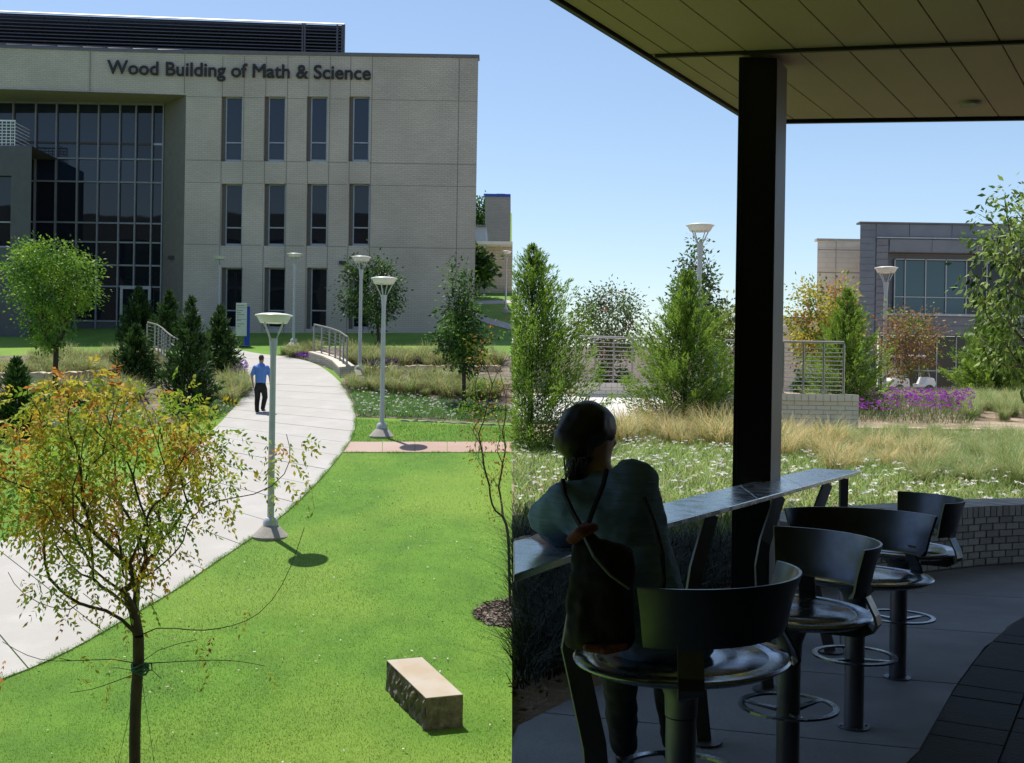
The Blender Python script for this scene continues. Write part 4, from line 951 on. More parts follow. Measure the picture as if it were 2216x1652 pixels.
for k, (px, by, h_, lab) in enumerate([(1048 - 0, 864, .9, 'lime green shrub right of the slim bed tree'), (1022 + 0, 905, .5, 'small lime green shrub at the lawn edge below the slim bed tree'), (1025, 797, .8, 'lime shrub on the mound right of the orange ledge')]):
    p = GL(px, by); broadleaf('shrub', lab, 'shrub', p, (p.x, p.y, p.z + h_ * .6), (.5 * h_ + .1, .4, h_ * .5), [GR2, leafmat('leaf_lime', (1, 1, 1))], BARK, nb=16, per=26, leaf=.1, wid=.5, clump=.12, shape='round', r0=.015, seed=30 + k, side='L')
# far trees beyond the hall corner
for k, (x0, y0, x1, by, Y, lab) in enumerate([(1026, 486 - 55, 1052, 505, 120, 'distant tree seen in the gap right of the brick hall'), (1020, 550, 1040, 600, 72, 'small dark tree at the brick hall corner')]):
    c_, r_ = crownbox(x0, y0, x1, by, Y); broadleaf('tree', lab, 'tree', (c_[0], Y, zl(c_[0], Y) if k else c_[2] - r_[2] * 1.6), c_, r_, [GRD, GR1], BARK, nb=40, per=50, leaf=.35, wid=.6, clump=.5, shape='round', r0=.12, seed=50 + k)

# ------------------------------------------------------------------ people
def skin(name, nodes, edges, m_, parent=None, lv=2, root=0):
    me = bpy.data.meshes.new(name); me.from_pydata([n[0] for n in nodes], edges, []); me.materials.append(m_)
    o = bpy.data.objects.new(name, me); link(o, parent); sk = o.modifiers.new('skin', 'SKIN'); sk.use_smooth_shade = True
    for i, n in enumerate(nodes):
        r_ = n[1]; me.skin_vertices[0].data[i].radius = r_ if hasattr(r_, '__len__') else (r_, r_)
    me.skin_vertices[0].data[root].use_root = True
    s = o.modifiers.new('sub', 'SUBSURF'); s.levels = lv; s.render_levels = lv
    return o
SKINM = mat('skin', (.42, .25, .18), (.38, .22, .16), 12, .55); HAIRM = mat('dark_hair', (.02, .015, .012), (.012, .009, .008), 40, .5)
TROU = mat('black_trousers', (.018, .017, .018), (.012, .012, .013), 20, .9); SHIRTB = mat('blue_shirt', (.13, .27, .66), (.10, .22, .58), 9, .85, bump=.3); SHOEB = mat('black_shoe', (.015, .012, .012), None, 5, .4)
# walking man, seen from behind
fp = GL(563, 893); man = empty('person', fp, 'man in a light blue short-sleeved shirt and dark trousers walking away up the path', 'person')
N = [((0, 0, .93), (.15, .11)), ((0, .01, 1.12), (.145, .11)), ((0, .02, 1.32), (.17, .115)), ((0, .02, 1.45), (.10, .075)), ((0, .02, 1.52), (.055, .055)), ((0, .04, 1.585), (.068, .075)), ((0, .045, 1.665), (.078, .092)), ((0, .04, 1.745), (.055, .065)),
     ((-.18, .02, 1.42), .062), ((-.245, 0, 1.25), .05), ((-.275, -.02, 1.10), .042), ((-.27, .05, .90), .03), ((-.265, .08, .81), (.022, .038)), ((-.255, .10, .73), (.012, .022)),
     ((.18, .02, 1.42), .062), ((.25, .04, 1.25), .05), ((.28, .03, 1.11), .042), ((.27, .10, .92), .03), ((.265, .13, .83), (.022, .038)), ((.255, .15, .75), (.012, .022)),
     ((-.09, 0, .82), .085), ((-.10, .03, .50), .058), ((-.10, -.02, .28), .05), ((-.10, .0, .09), .035), ((-.105, .12, .04), .032),
     ((.09, 0, .82), .085), ((.11, .10, .50), .058), ((.115, -.02, .30), .05), ((.12, -.12, .14), .035), ((.125, -.04, .06), .032)]
E = [(0, 1), (1, 2), (2, 3), (3, 4), (4, 5), (5, 6), (6, 7), (2, 8), (8, 9), (9, 10), (10, 11), (11, 12), (12, 13), (2, 14), (14, 15), (15, 16), (16, 17), (17, 18), (18, 19), (0, 20), (20, 21), (21, 22), (22, 23), (23, 24), (0, 25), (25, 26), (26, 27), (27, 28), (28, 29)]
flesh('body', N, E, SKINM, man, .016, 4)
flesh('shirt', [((0, 0, .93), (.175, .125, .09)), ((0, .01, 1.12), (.185, .135)), ((0, .02, 1.32), (.205, .14)), ((0, .02, 1.455), (.13, .095)), ((-.19, .02, 1.40), .075), ((-.245, 0, 1.27), .068), ((-.27, -.01, 1.18), .068), ((.19, .02, 1.40), .075), ((.25, .035, 1.27), .068), ((.275, .035, 1.18), .068)], [(0, 1), (1, 2), (2, 3), (2, 4), (4, 5), (5, 6), (2, 7), (7, 8), (8, 9)], SHIRTB, man, .016, 4)
flesh('trousers', [((0, 0, .93), (.165, .12, .07)), ((0, 0, .86), (.17, .135, .1)), ((-.10, 0, .74), (.105, .11)), ((-.105, .03, .48), .088), ((-.105, -.01, .28), .078), ((-.105, 0, .08), .07), ((.10, .02, .74), (.105, .11)), ((.115, .09, .48), .088), ((.12, -.02, .30), .078), ((.12, -.10, .14), .07)], [(0, 1), (1, 2), (2, 3), (3, 4), (4, 5), (1, 6), (6, 7), (7, 8), (8, 9)], TROU, man, .016, 3)
flesh('hair', [((0, .015, 1.64), (.07, .07, .05)), ((0, .03, 1.70), (.086, .095, .075)), ((0, .03, 1.735), (.07, .08, .06))], [(0, 1), (1, 2)], mat('brown_hair', (.05, .03, .02), (.035, .02, .014), 30, .6), man, .012, 3)
for sx_, yy_, zz_ in ((-.105, .04, 0), (.125, -.09, .035)): skin('shoe', [((sx_, yy_ - .08, zz_ + .045), (.045, .045)), ((sx_, yy_ + .04, zz_ + .05), (.045, .04)), ((sx_, yy_ + .17, zz_ + .035), (.042, .03))], [(0, 1), (1, 2)], SHOEB, man)
man.rotation_euler = (0, 0, R(-8)); man.scale = (1.0,) * 3

# ================================================================== THE TERRACE SIDE
SOIL = mat('garden_soil', (.30, .22, .15), (.16, .11, .075), 9, .97, bump=1.0, bscale=45, c3=(.40, .31, .22), scale3=1.5)
SLAB = mat('patio_concrete', (.33, .345, .385), (.25, .265, .30), 2.5, .75, bump=.3, bscale=50, c3=(.22, .23, .26), scale3=1.3)
PAVER = mat('dark_paver', (.035, .034, .036), (.024, .024, .026), 9, .8, bump=.4, bscale=60)
WBRICK = [mat('seat_wall_brick', (.50, .49, .47), (.43, .42, .40), 9, .85, bump=.5), mat('seat_wall_brick_pale', (.56, .55, .53), (.50, .49, .47), 9, .85, bump=.5), mat('seat_wall_brick_grey', (.42, .41, .40), (.37, .365, .36), 9, .85, bump=.5)]
PBRICK = mat('parapet_white_brick', (.84, .76, .66), (.80, .72, .61), 6, .85, bump=.3)
STOOLM = mat('stool_aluminium', (.25, .27, .315), (.22, .24, .28), 30, .14, metal=.95, rvar=.2, bump=.05, bscale=200)
POLEM = mat('stool_pole', (.15, .155, .18), (.13, .135, .16), 30, .45, metal=.6)
TABM = mat('table_top_metal', (.74, .76, .78), (.60, .62, .65), 7, .2, metal=.8, bump=.015, bscale=9, rvar=.15)
BACKM = mat('stool_back_metal', (.10, .108, .13), (.085, .092, .112), 30, .3, metal=.85, rvar=.12)
TLEG = mat('table_leg', (.10, .10, .105), (.08, .08, .085), 12, .5, metal=.4)
COLM = mat('column_black', (.012, .012, .013), (.009, .009, .010), 5, .45)
SOFFP = mat('soffit_panel', (.62, .41, .345), (.55, .36, .30), 60, .7, bump=.15, c3=(.56, .375, .31), scale3=2.5)
def edgeL(y): return .019 + .597 * (y - 4.516)          # patio edge against the planting
arc = [(1.96, 7.7), (2.55, 8.12), (3.26, 8.64), (3.8, 8.98), (4.35, 9.22), (5.2, 9.45), (6.5, 9.55), (9, 9.4)]
def arcy(x): return float(np.interp(x, [a[0] for a in arc], [a[1] for a in arc]))
def tz(x, y):
    h = zr(y)
    if x > edgeL(y) + .02 and y < (arcy(x) + .2 if x > 1.9 else 7.7): return -.08
    lump = .012 * math.sin(x * 3.1 + y) + .012 * math.sin(y * 2.3 - x * 1.7)
    return h + lump * min(1, max(0, (y - 5) / 4)) - .03 * max(0, 1 - abs(edgeL(y) - x) / .4) * (y < 7)
ysr = np.concatenate([np.arange(-12, 3, 1.5), np.arange(3, 13, .11), np.arange(13, 30, .5), np.arange(30, 80, 3), [90, 120, 200, 300, 400]])
xo = np.concatenate([np.arange(0, 6, .09), np.arange(6, 14, .6), np.arange(14, 60, 5), [80, 140, 260]]); V = []; Q = []; nx = len(xo)
for y in ysr:
    for k, xx in enumerate(xo):
        x = xx + seam(zr(y)); z = tz(x, y); V.append((x if k else seam(z), y, z))
for j in range(len(ysr) - 1):
    for k in range(nx - 1): a = j * nx + k; Q.append((a, a + 1, a + nx + 1, a + nx))
tag(npobj('garden_ground', V, Q, SOIL), kind='structure')
# patio slabs: joints cross from the planting edge to the paver border
bord = [GR(1880, 1740), GR(1960, 1652), GR(2066, 1487), GR(2130, 1400), GR(2180, 1356), GR(2230, 1326), GR(2420, 1262)]
bx_ = [p.x for p in bord]; by_ = [p.y for p in bord]
patio = empty('patio_floor', (0, 0, 0), kind='structure')
jl = [(-.35, 1.2), (0, 3.35), (.02, 4.05), (.42, 5.02)]
# joint i: left point on planting edge line, direction (.96,-.27)
def bordx(y): return float(np.interp(y, by_, bx_))
ly = [.9, 2.0, 2.95, 3.85, 4.75, 5.72, 6.85, 8.0, 9.2]
dirj = Vector((.962, -.265, 0))
def joint(y0): 
    a = Vector((max(edgeL(y0), seam(0) + .0), y0, 0)); 
    t = 0
    while t < 9:
        p = a + dirj * t
        if p.x > bordx(p.y) and p.y < by_[-1]: break
        if y0 > 6.9 and t > 6.5: break
        t += .02
    return a, a + dirj * t
for i in range(len(ly) - 1):
    a0, b0 = joint(ly[i]); a1, b1 = joint(ly[i + 1]); g = dirj.orthogonal() * 0
    nn = Vector((.265, .962, 0)) * .006; a0 = a0 + nn; b0 = b0 + nn; a1 = a1 - nn; b1 = b1 - nn
    poly = [a0, b0]; 
    for q in bord:
        if b0.y + .02 < q.y < b1.y - .02: poly.append(q)
    poly += [b1, a1]
    cm = [(a0 * (1 - t) + a1 * t) for t in (.8, .6, .4, .2)]
    poly += [Vector((max(edgeL(c.y), seam(0)), c.y, 0)) for c in cm]
    if ly[i] > 5: 
        cl_ = []
        for q in poly:
            yq = min(q.y, arcy(q.x) + .12 if q.x > 1.9 else 7.9); cl_.append(Vector((q.x, yq, 0)))
        poly = cl_
        # densify far edge to follow the wall
    MB().prism([(q.x, q.y) for q in poly], -.09, 0).build('slab', SLAB, patio)
MB().prism([(a[0], a[1] - .02) for a in arc] + [(9, 6), (3, 6), (1.5, 7)], -.09, -.004).build('slab', SLAB, patio)
# dark pavers
pav = empty('paver_band', (0, 0, 0), kind='structure')
bd = Vector((bord[2].x - bord[1].x, bord[2].y - bord[1].y, 0)).normalized(); bn_ = Vector((bd.y, -bd.x, 0))
def clipb(poly):    # keep the part of a paver right of the border
    out = []
    for i in range(len(poly)):
        a, b = poly[i], poly[(i + 1) % len(poly)]; fa, fb = a.x - bordx(a.y) - .008, b.x - bordx(b.y) - .008
        if fa >= 0: out.append(a)
        if fa * fb < 0: out.append(a + (b - a) * (fa / (fa - fb)))
    return out
o_ = Vector((bord[1].x, bord[1].y, 0)); cell = [(.0, .30, .0, .44), (.0, .30, .44, .66), (.30, .52, .0, .22), (.30, .52, .22, .66)]
for iu in range(-4, 14):
    for iv in range(-8, 10):
        for (n0, n1, t0, t1) in cell:
            u0, u1 = iu * .66 + t0, iu * .66 + t1; v0, v1 = iv * .52 + n0, iv * .52 + n1; gg = .005
            cs = [o_ + bd * (u0 + gg) + bn_ * (v0 + gg), o_ + bd * (u1 - gg) + bn_ * (v0 + gg), o_ + bd * (u1 - gg) + bn_ * (v1 - gg), o_ + bd * (u0 + gg) + bn_ * (v1 - gg)]
            c = (cs[0] + cs[2]) * .5
            if c.y < 1.6 or c.y > 8.2 or c.x < .5 or c.x > 5.2: continue
            pl_ = clipb(cs)
            if len(pl_) < 3: continue
            e = random.uniform(-.003, .002); pl_ = pl_[::-1]
            MB().prism([(q.x, q.y) for q in pl_], -.08, e - .001).build('paver', PAVER, pav)
MB().prism([(bx_[i] + .012, by_[i]) for i in range(len(bx_))] + [(9, 9.2), (12, 6), (12, -3), (1.0, -3)], -.09, -.02).build('bedding', mat('bedding', (.03, .03, .03)), pav)

# curved brick seat wall
swall = empty('brick_seat_wall', (0, 0, 0), 'curved pale brick seat wall between the patio and the flower bed', 'wall')
ap = np.array(arc); dd = np.concatenate([[0], np.cumsum(np.linalg.norm(np.diff(ap, axis=0), axis=1))])
fine = np.linspace(0, dd[-1], 200); ax_ = np.interp(fine, dd, ap[:, 0]); ay_ = np.interp(fine, dd, ap[:, 1])
kk = np.ones(9) / 9
axs = np.convolve(np.pad(ax_, 4, 'reflect', reflect_type='odd'), kk, 'valid'); ays = np.convolve(np.pad(ay_, 4, 'reflect', reflect_type='odd'), kk, 'valid')
dd2 = np.concatenate([[0], np.cumsum(np.hypot(np.diff(axs), np.diff(ays)))])
def wp(s): 
    x, y = np.interp(s, dd2, axs), np.interp(s, dd2, ays); x2, y2 = np.interp(s + .05, dd2, axs), np.interp(s + .05, dd2, ays); x1, y1 = np.interp(s - .05, dd2, axs), np.interp(s - .05, dd2, ays)
    t = Vector((x2 - x1, y2 - y1, 0)).normalized(); return Vector((x, y, 0)), t, Vector((-t.y, t.x, 0))
BL, RH, TH, CAPH = .145, .056, .46, .09; nrow = 7
mc = MB(); S = np.linspace(0, dd2[-1] - .1, 30)
for i in range(len(S) - 1):
    p, t, n = wp(S[i]); p2, t2, n2 = wp(S[i + 1]); q = [p + n * .012, p2 + n2 * .012, p2 + n2 * (TH - .01), p + n * (TH - .01)]
    mc.hexa([(v.x, v.y, -.1) for v in q], [(v.x, v.y, nrow * RH + CAPH - .008) for v in q])
mc.build('mortar', mat('wall_mortar', (.22, .21, .20), (.17, .165, .16), 30, .95), swall)
def sh(name, a, b, m_, bev=.003):
    o = MB().box(a, b).build(name, m_, None, bevel=0); bm = bmesh.new(); bm.from_mesh(o.data); bmesh.ops.bevel(bm, geom=bm.edges[:], offset=bev, segments=1, affect='EDGES'); bm.to_mesh(o.data); bm.free(); me = o.data; bpy.data.objects.remove(o); return me
BM = [sh('brick', (.004, -.0, .004), (BL - .005, .09, RH - .004), w) for w in WBRICK]; CM = [sh('cap_brick', (.003, -.014, .002), (.066, TH / 2 - .004, CAPH), w) for w in WBRICK]
CMB = [sh('cap_brick', (.003, TH / 2 + .004, .002), (.066, TH + .01, CAPH), w) for w in WBRICK]
EM = [sh('brick', (-.02, .004, .004), (.012, BL - .005, RH - .004), w) for w in WBRICK]
LW = dd2[-1] - .2; Lvis = min(LW, 4.6)
for r_ in range(nrow):
    s = -(BL / 2) * (r_ % 2)
    while s < Lvis:
        s0 = max(s, 0); p, t, n = wp(s0 + .001); o = bpy.data.objects.new('brick', random.choice(BM)); o.location = (p.x, p.y, r_ * RH); o.rotation_euler = (0, 0, math.atan2(t.y, t.x)); o.scale = ((s + BL - s0) / BL, 1, 1); o.location += n * random.uniform(-.002, .002); link(o, swall); s += BL
    p, t, n = wp(.001)
    for k in range(3):
        o = bpy.data.objects.new('brick', random.choice(EM)); q = p + n * (.004 + k * (TH / 3)); o.location = (q.x, q.y, r_ * RH); o.rotation_euler = (0, 0, math.atan2(t.y, t.x)); o.scale = (1, TH / 3 / BL, 1); link(o, swall)
s = 0
while s < Lvis:
    p, t, n = wp(s + .001)
    for M_ in (CM, CMB):
        o = bpy.data.objects.new('cap_brick', random.choice(M_)); o.location = (p.x, p.y, nrow * RH + random.uniform(-.001, .002)); o.rotation_euler = (0, 0, math.atan2(t.y, t.x)); link(o, swall)
    s += .069

# canopy: soffit panels, edge fascia, beam joint, downlight, column
ZS = 3.23
can = empty('canopy_roof', (0, 0, 0), 'brown panelled canopy soffit with a thin dark edge above the patio', 'canopy')
e1 = GR(1210, 0, ZS); e2 = GR(1590, 237, ZS); dirp = Vector((e2.x - e1.x, e2.y - e1.y, 0)).normalized(); crn = None
f1 = GR(1705, 263, ZS); f2 = GR(2216, 256, ZS); dirf = Vector((f2.x - f1.x, f2.y - f1.y, 0)).normalized()
j1 = GR(1465, 118, ZS); j2 = GR(2216, 89, ZS); dirc = Vector((j2.x - j1.x, j2.y - j1.y, 0)).normalized()
def isect(p, d, q, e):
    den = d.x * e.y - d.y * e.x; t = ((q.x - p.x) * e.y - (q.y - p.y) * e.x) / den; return p + d * t
E0 = Vector((e2.x, e2.y, 0)); F0 = Vector((f1.x, f1.y, 0)); J0 = Vector((j1.x, j1.y, 0))
corner = isect(E0, dirp, F0, dirf)
back = Vector((0, -4, 0)); bdir = Vector((1, 0, 0))
nrm = Vector((dirp.y, -dirp.x, 0))          # towards the right
offs = [0.04, .115]
seams0 = GR(1343, 0, ZS); base_off = (Vector((seams0.x, seams0.y, 0)) - E0).dot(nrm); stp = .2245
offs = [.012, (Vector((GR(1270, 0, ZS).x, GR(1270, 0, ZS).y, 0)) - E0).dot(nrm)]
seq = [GR(1343, 0, ZS), GR(1465, 0, ZS), GR(1595.6, 0, ZS), GR(1718, 0, ZS), GR(1850, 0, ZS), GR(1983, 0, ZS), GR(2115, 0, ZS)]
so_ = [(Vector((p.x, p.y, 0)) - E0).dot(nrm) for p in seq]; stp = (so_[-1] - so_[0]) / 6
offs += [so_[0] + k * stp for k in range(0, 34)]
rows_ = [(back, bdir), (Vector((0, -1.2, 0)), bdir), (Vector((0, 2.2, 0)) , dirc), (J0, dirc), (F0 - dirp * .045, dirf)]
for i in range(len(offs) - 1):
    for r_ in range(len(rows_) - 1):
        P0 = E0 + nrm * (offs[i] + .004); P1 = E0 + nrm * (offs[i + 1] - .004); (a, ad), (b, bd_) = rows_[r_], rows_[r_ + 1]
        q = [isect(P0, dirp, a, ad) + dirp * .008, isect(P1, dirp, a, ad) + dirp * .008, isect(P1, dirp, b, bd_) - dirp * .02, isect(P0, dirp, b, bd_) - dirp * .02]
        sag = random.uniform(0, .002)
        mbp = MB(); mbp.prism([(v.x, v.y) for v in q], ZS + sag, ZS + .03); ob = mbp.build('soffit_panel', SOFFP, can)
ob = MB(); q = [isect(E0, dirp, back, bdir), back + Vector((12, 0, 0)), F0 + dirf * 9, corner]
ob.prism([(v.x, v.y) for v in q], ZS + .034, ZS + .16).build('roof_slab', mat('roof_dark', (.03, .03, .03), None, 5, .8), can)
fb = MB(); w_ = .02
p0, p1, p2 = isect(E0, dirp, back, bdir), corner, F0 + dirf * 9
n1 = -nrm; n2 = Vector((-dirf.y, dirf.x, 0))
co = corner + n1 * w_ + n2 * w_
fb.hexa([(v.x, v.y, ZS - .012) for v in (p0, p0 + n1 * w_, co, p1)][::-1], [(v.x, v.y, ZS + .2) for v in (p0, p0 + n1 * w_, co, p1)][::-1])
fb.hexa([(v.x, v.y, ZS - .012) for v in (p1, co, p2 + n2 * w_, p2)][::-1], [(v.x, v.y, ZS + .2) for v in (p1, co, p2 + n2 * w_, p2)][::-1]).build('fascia', mat('fascia', (.02, .022, .026), None, 5, .5), can)
bmj = MB(); a = J0 - dirc * .12; b = J0 + dirc * 8; nn = Vector((-dirc.y, dirc.x, 0)) * .012
bmj.hexa([(v.x, v.y, ZS - .016) for v in (a - nn, b - nn, b + nn, a + nn)], [(v.x, v.y, ZS + .03) for v in (a - nn, b - nn, b + nn, a + nn)]).build('cross_trim', mat('cross_trim', (.05, .045, .04), None, 5, .6), can)
p = GR(2098, 223, ZS); MB().lathe([(.0, -.018), (.06, -.018), (.066, -.01), (.066, .0)], 24, (p.x, p.y, ZS)).build('downlight', mat('downlight', (.42, .38, .31), None, 5, .6), can, True)
# added walls behind the camera that carry the canopy and darken the patio
back_b = empty('added_shade_building', (0, 0, 0), 'added unseen walls and high roof that carry the canopy and shade the patio', 'building')
MB().box((-3.5, -3.4, 0), (12, -3.2, ZS - .02)).build('wall', mat('shading_wall', (.05, .05, .055), None, 4, .7), back_b)
MB().box((-1.3, -3.2, -1), (-1.2, 0.2, ZS - .02)).build('shading_side_wall', mat('shading_wall', (.05, .05, .055), None, 4, .7), back_b)
MB().box((8.2, -3.2, 0), (8.4, 6, ZS - .02)).build('shading_side_wall', mat('shading_wall', (.05, .05, .055), None, 4, .7), back_b)
MB().box((-3.4, -3.4, ZS + .0), (isect(Vector((0, 4.9, 0)), Vector((1, 0, 0)), E0, dirp).x - .05, 4.9, ZS + .2)).build('canopy_shade_wing', mat('fascia', (.02, .022, .026)), can)  # added wing above the view, keeps sun off the near patio
MB().box((-3.4, -3.4, 5.42), (12, 11.3, 5.8)).build('added_shade_roof', mat('added_shade_roof', (.25, .24, .22), None, 3, .8), back_b)  # added unseen slab, sized to throw shade over patio and bed
MB().box((-3.4, -3.4, ZS + .25), (12, -3.2, 5.41)).build('shade_roof_wall', mat('shading_wall', (.05, .05, .055)), back_b)
# column: front face px 1595..1680, right face to 1703
cb = GR(1590, 1390); cx0 = W(1590, 700, 6.05).x; cx1 = W(1672, 700, 6.05).x
col = empty('column', (0, 0, 0), 'black steel column holding up the patio canopy', 'column')
cxb = cx0 * 6.27 / 6.05 + .012; MB().hexa([(cx0, 6.05, -.06), (cx1, 6.05, -.06), (cx1, 6.27, -.06), (cxb, 6.27, -.06)], [(cx0, 6.05, ZS - .02), (cx1, 6.05, ZS - .02), (cx1, 6.27, ZS - .02), (cxb, 6.27, ZS - .02)]).build('shaft', COLM, col, bevel=.004)
cR = W(1694, 700, 6.27).x
MB().hexa([(cx1 + .003, 6.052, -.06), (cR, 6.262, -.06), (cR - .01, 6.28, -.06), (cx1 + .003, 6.28, -.06)], [(cx1 + .003, 6.052, ZS - .02), (cR, 6.262, ZS - .02), (cR - .01, 6.28, ZS - .02), (cx1 + .003, 6.28, ZS - .02)]).build('side_plate', mat('column_side', (.20, .21, .22), (.17, .18, .19), 4, .5, metal=.2), col)
MB().box((cx0 + .02, 6.04, 0), (cx0 + .024, 6.049, ZS - .03)).build('seam_trim', COLM, col)

# counter table
ZT = .90
tab = empty('counter_table', (0, 0, 0), 'long narrow metal counter with bent flat legs running towards the column', 'table')
Nn = [GR(1060, 1262, ZT), GR(1428, 1136, ZT), GR(1640, 1080, ZT), GR(1738, 1053, ZT), GR(1863, 1019, ZT)]
Ff = [GR(1060, 1184, ZT), GR(1415, 1094, ZT), GR(1600, 1050, ZT), GR(1690, 1030, ZT), GR(1762, 1014, ZT)]
sm = seam(ZT) + .004
mbt = MB(); 
for k in range(4):
    a, b, c, d = Nn[k], Nn[k + 1], Ff[k + 1], Ff[k]
    if k == 0:
        t = (sm - a.x) / (b.x - a.x); a = a + (b - a) * t; t = (sm - d.x) / (c.x - d.x); d = d + (c - d) * max(t, 0)
    gp = .0015
    q = [a + (b - a) * gp, b - (b - a) * gp, c - (c - d) * gp, d + (c - d) * gp]
    MB().hexa([(v.x, v.y, ZT - .022) for v in q], [(v.x, v.y, ZT) for v in q]).build('table_top', TABM, tab, bevel=.003)
def bar(mb, pts, w, th, nv):
    nv = nv.normalized(); n = len(pts); vs = []
    for i, p in enumerate(pts):
        p = Vector(p); t = (Vector(pts[min(i + 1, n - 1)]) - Vector(pts[max(i - 1, 0)])).normalized(); wv = t.cross(nv).normalized() * w / 2
        for sx_, sy_ in ((-1, -1), (1, -1), (1, 1), (-1, 1)): vs.append(p + wv * sx_ + nv * th / 2 * sy_)
    fs = [(3, 2, 1, 0), tuple(range(4 * n - 4, 4 * n))]
    for i in range(n - 1):
        for k in range(4): fs.append((4 * i + k, 4 * i + (k + 1) % 4, 4 * i + 4 + (k + 1) % 4, 4 * i + 4 + k))
    return mb.add(vs, fs)
tdir = Vector((Nn[4].x - Nn[1].x, Nn[4].y - Nn[1].y, 0)).normalized()
for (tpx, tpy, fx, fy) in ((1540, 1112, 1523, 1608), (1688, 1072, 1661, 1494), (1792, 1045, 1797, 1412)):
    tp_ = GR(tpx, tpy, ZT - .02); ft = GR(fx, fy); k1 = W(tpx - 42, tpy + (fy - tpy) * .36, (tp_.y + ft.y) / 2)
    k0 = W(tpx - 33, tpy + (fy - tpy) * .24, (tp_.y + ft.y) / 2); k2 = W(tpx - 40, tpy + (fy - tpy) * .5, (tp_.y + ft.y) / 2)
    m_ = MB(); bar(m_, [tp_, k0, k1, k2, ft], .065, .014, Vector((.45, -1, 0))); m_.build('leg', TLEG, tab)
    MB().lathe([(.07, 0), (.07, .008)], 16, (ft.x, ft.y, .001)).build('floor_plate', TLEG, tab)
tp_ = GR(1826, 1036, ZT - .02); ft = GR(1826, 1400); m_ = MB(); bar(m_, [tp_, Vector((tp_.x, tp_.y, .4)), ft], .06, .014, Vector((.45, -1, 0))); m_.build('leg', TLEG, tab)
l1 = MB(); a = Vector((.245, 3.42, ZT - .02)); bar(l1, [a, (.20, 3.40, .6), (.27, 3.40, .3), (.30, 3.42, 0)], .075, .014, Vector((.3, -1, 0))); l1.build('leg', TLEG, tab)

# stools
def make_stool():
    r = empty('bar_stool', (0, 0, 0))
    MB().lathe([(.065, 0), (.065, .006), (.04, .008), (.04, .46)], 24).build('pole', POLEM, r, True)
    for k in range(4): MB().lathe([(.006, .006), (.006, .012), (0, .013)], 6, (.053 * math.cos(k * 1.571 + .4), .053 * math.sin(k * 1.571 + .4), 0)).build('bolt', STOOLM, r)
    MB().lathe([(.042, .464), (.044, .52), (.058, .56), (.095, .59), (.13, .603)], 28).build('flare', POLEM, r, True)
    sx_, sy_ = .93, 1.06
    MB().lathe([(.10, .604), (.20, .606), (.26, .614), (.286, .628), (.289, .634), (.284, .640), (.236, .640), (.232, .636), (.226, .636), (.222, .640), (.10, .636), (0, .634)], 56, (0, 0, 0), sx_, sy_).build('seat', STOOLM, r, True, ang=50)
    for nm, R0 in (('footrest', .172),):
        mb = MB(); n = 48; vs = []; fs = []
        for k in range(n):
            a = 2 * math.pi * k / n
            for rr, zz in ((R0, .295), (R0, .303), (R0 - .022, .303), (R0 - .022, .295)): vs.append((rr * math.cos(a), rr * math.sin(a), zz))
        for k in range(n):
            for e in range(4): fs.append((4 * k + e, 4 * k + (e + 1) % 4, 4 * ((k + 1) % n) + (e + 1) % 4, 4 * ((k + 1) % n) + e))
        mb.add(vs, fs); mb.build('footrest', STOOLM, r, False)
    for k in range(3):
        a = R(20 + 120 * k); c, s = math.cos(a), math.sin(a); bxm = MB(); nx_ = Vector((-s, c, 0)) * .012
        p0 = Vector((c * .041, s * .041, .29)); p1 = Vector((c * .152, s * .152, .297))
        bxm.hexa([p0 - nx_ - Vector((0, 0, .012)), p1 - nx_ - Vector((0, 0, .004)), p1 + nx_ - Vector((0, 0, .004)), p0 + nx_ - Vector((0, 0, .012))], [p0 - nx_, p1 - nx_, p1 + nx_, p0 + nx_]).build('footrest_spoke', STOOLM, r)
    # backrest: curved flaring band centred on +x
    mb = MB(); n = 40; h0, h1 = .715, .885; vs = []; fs = []; hw = R(71)
    prof = [(0, .262, .0), (.0, .268, -.004), (.2, .272, 0), (.55, .286, 0), (1, .312, 0)]
    rings = []
    for k in range(n + 1):
        a = -hw + 2 * hw * k / n; zt = 1 + 0 * abs(a); lst = []
        for (t, rr) in ((0, .250), (.03, .268), (.15, .276), (.5, .288), (.97, .312), (1, .312), (1, .304), (.5, .280), (.15, .267), (.03, .250)):
            z = h0 + (h1 - h0) * t; lst.append((rr * sx_ * math.cos(a), rr * sy_ * math.sin(a), z))
        rings.append(lst)
    m_ = len(rings[0])
    for l in rings: vs += l
    for k in range(n):
        for e in range(m_): fs.append((k * m_ + e, k * m_ + (e + 1) % m_, (k + 1) * m_ + (e + 1) % m_, (k + 1) * m_ + e))
    fs += [tuple(range(m_ - 1, -1, -1)), tuple(range(n * m_, n * m_ + m_))]
    mb.add(vs, fs).build('backrest', BACKM, r, True, ang=35)
    for a in (R(-46), R(46)):
        c, s = math.cos(a), math.sin(a)
        def pt(rr, z): return (rr * sx_ * c, rr * sy_ * s, z)
        m2 = MB(); bar(m2, [pt(.272, .75), pt(.268, .715), pt(.30, .655), pt(.308, .625), pt(.298, .605), pt(.25, .602), pt(.12, .598)], .062, .009, Vector((-s * 0 + c, s, 0)))
        vs = [Vector(v) for v in m2.v]; m2.build('bracket', BACKM, r, False, bevel=.002)
    return r
ST = make_stool(); stt = subtree(ST)
spots = [(GR(1491, 1900), -45, 'nearest bar stool, with the seated woman on it'), (GR(1703, 1714), 14, 'second bar stool, its backrest turned to the right'), (GR(1847, 1574), 68, 'third bar stool, its wide backrest seen from the front'), (GR(1942, 1467), 0, 'farthest bar stool, close to the curved brick wall')]
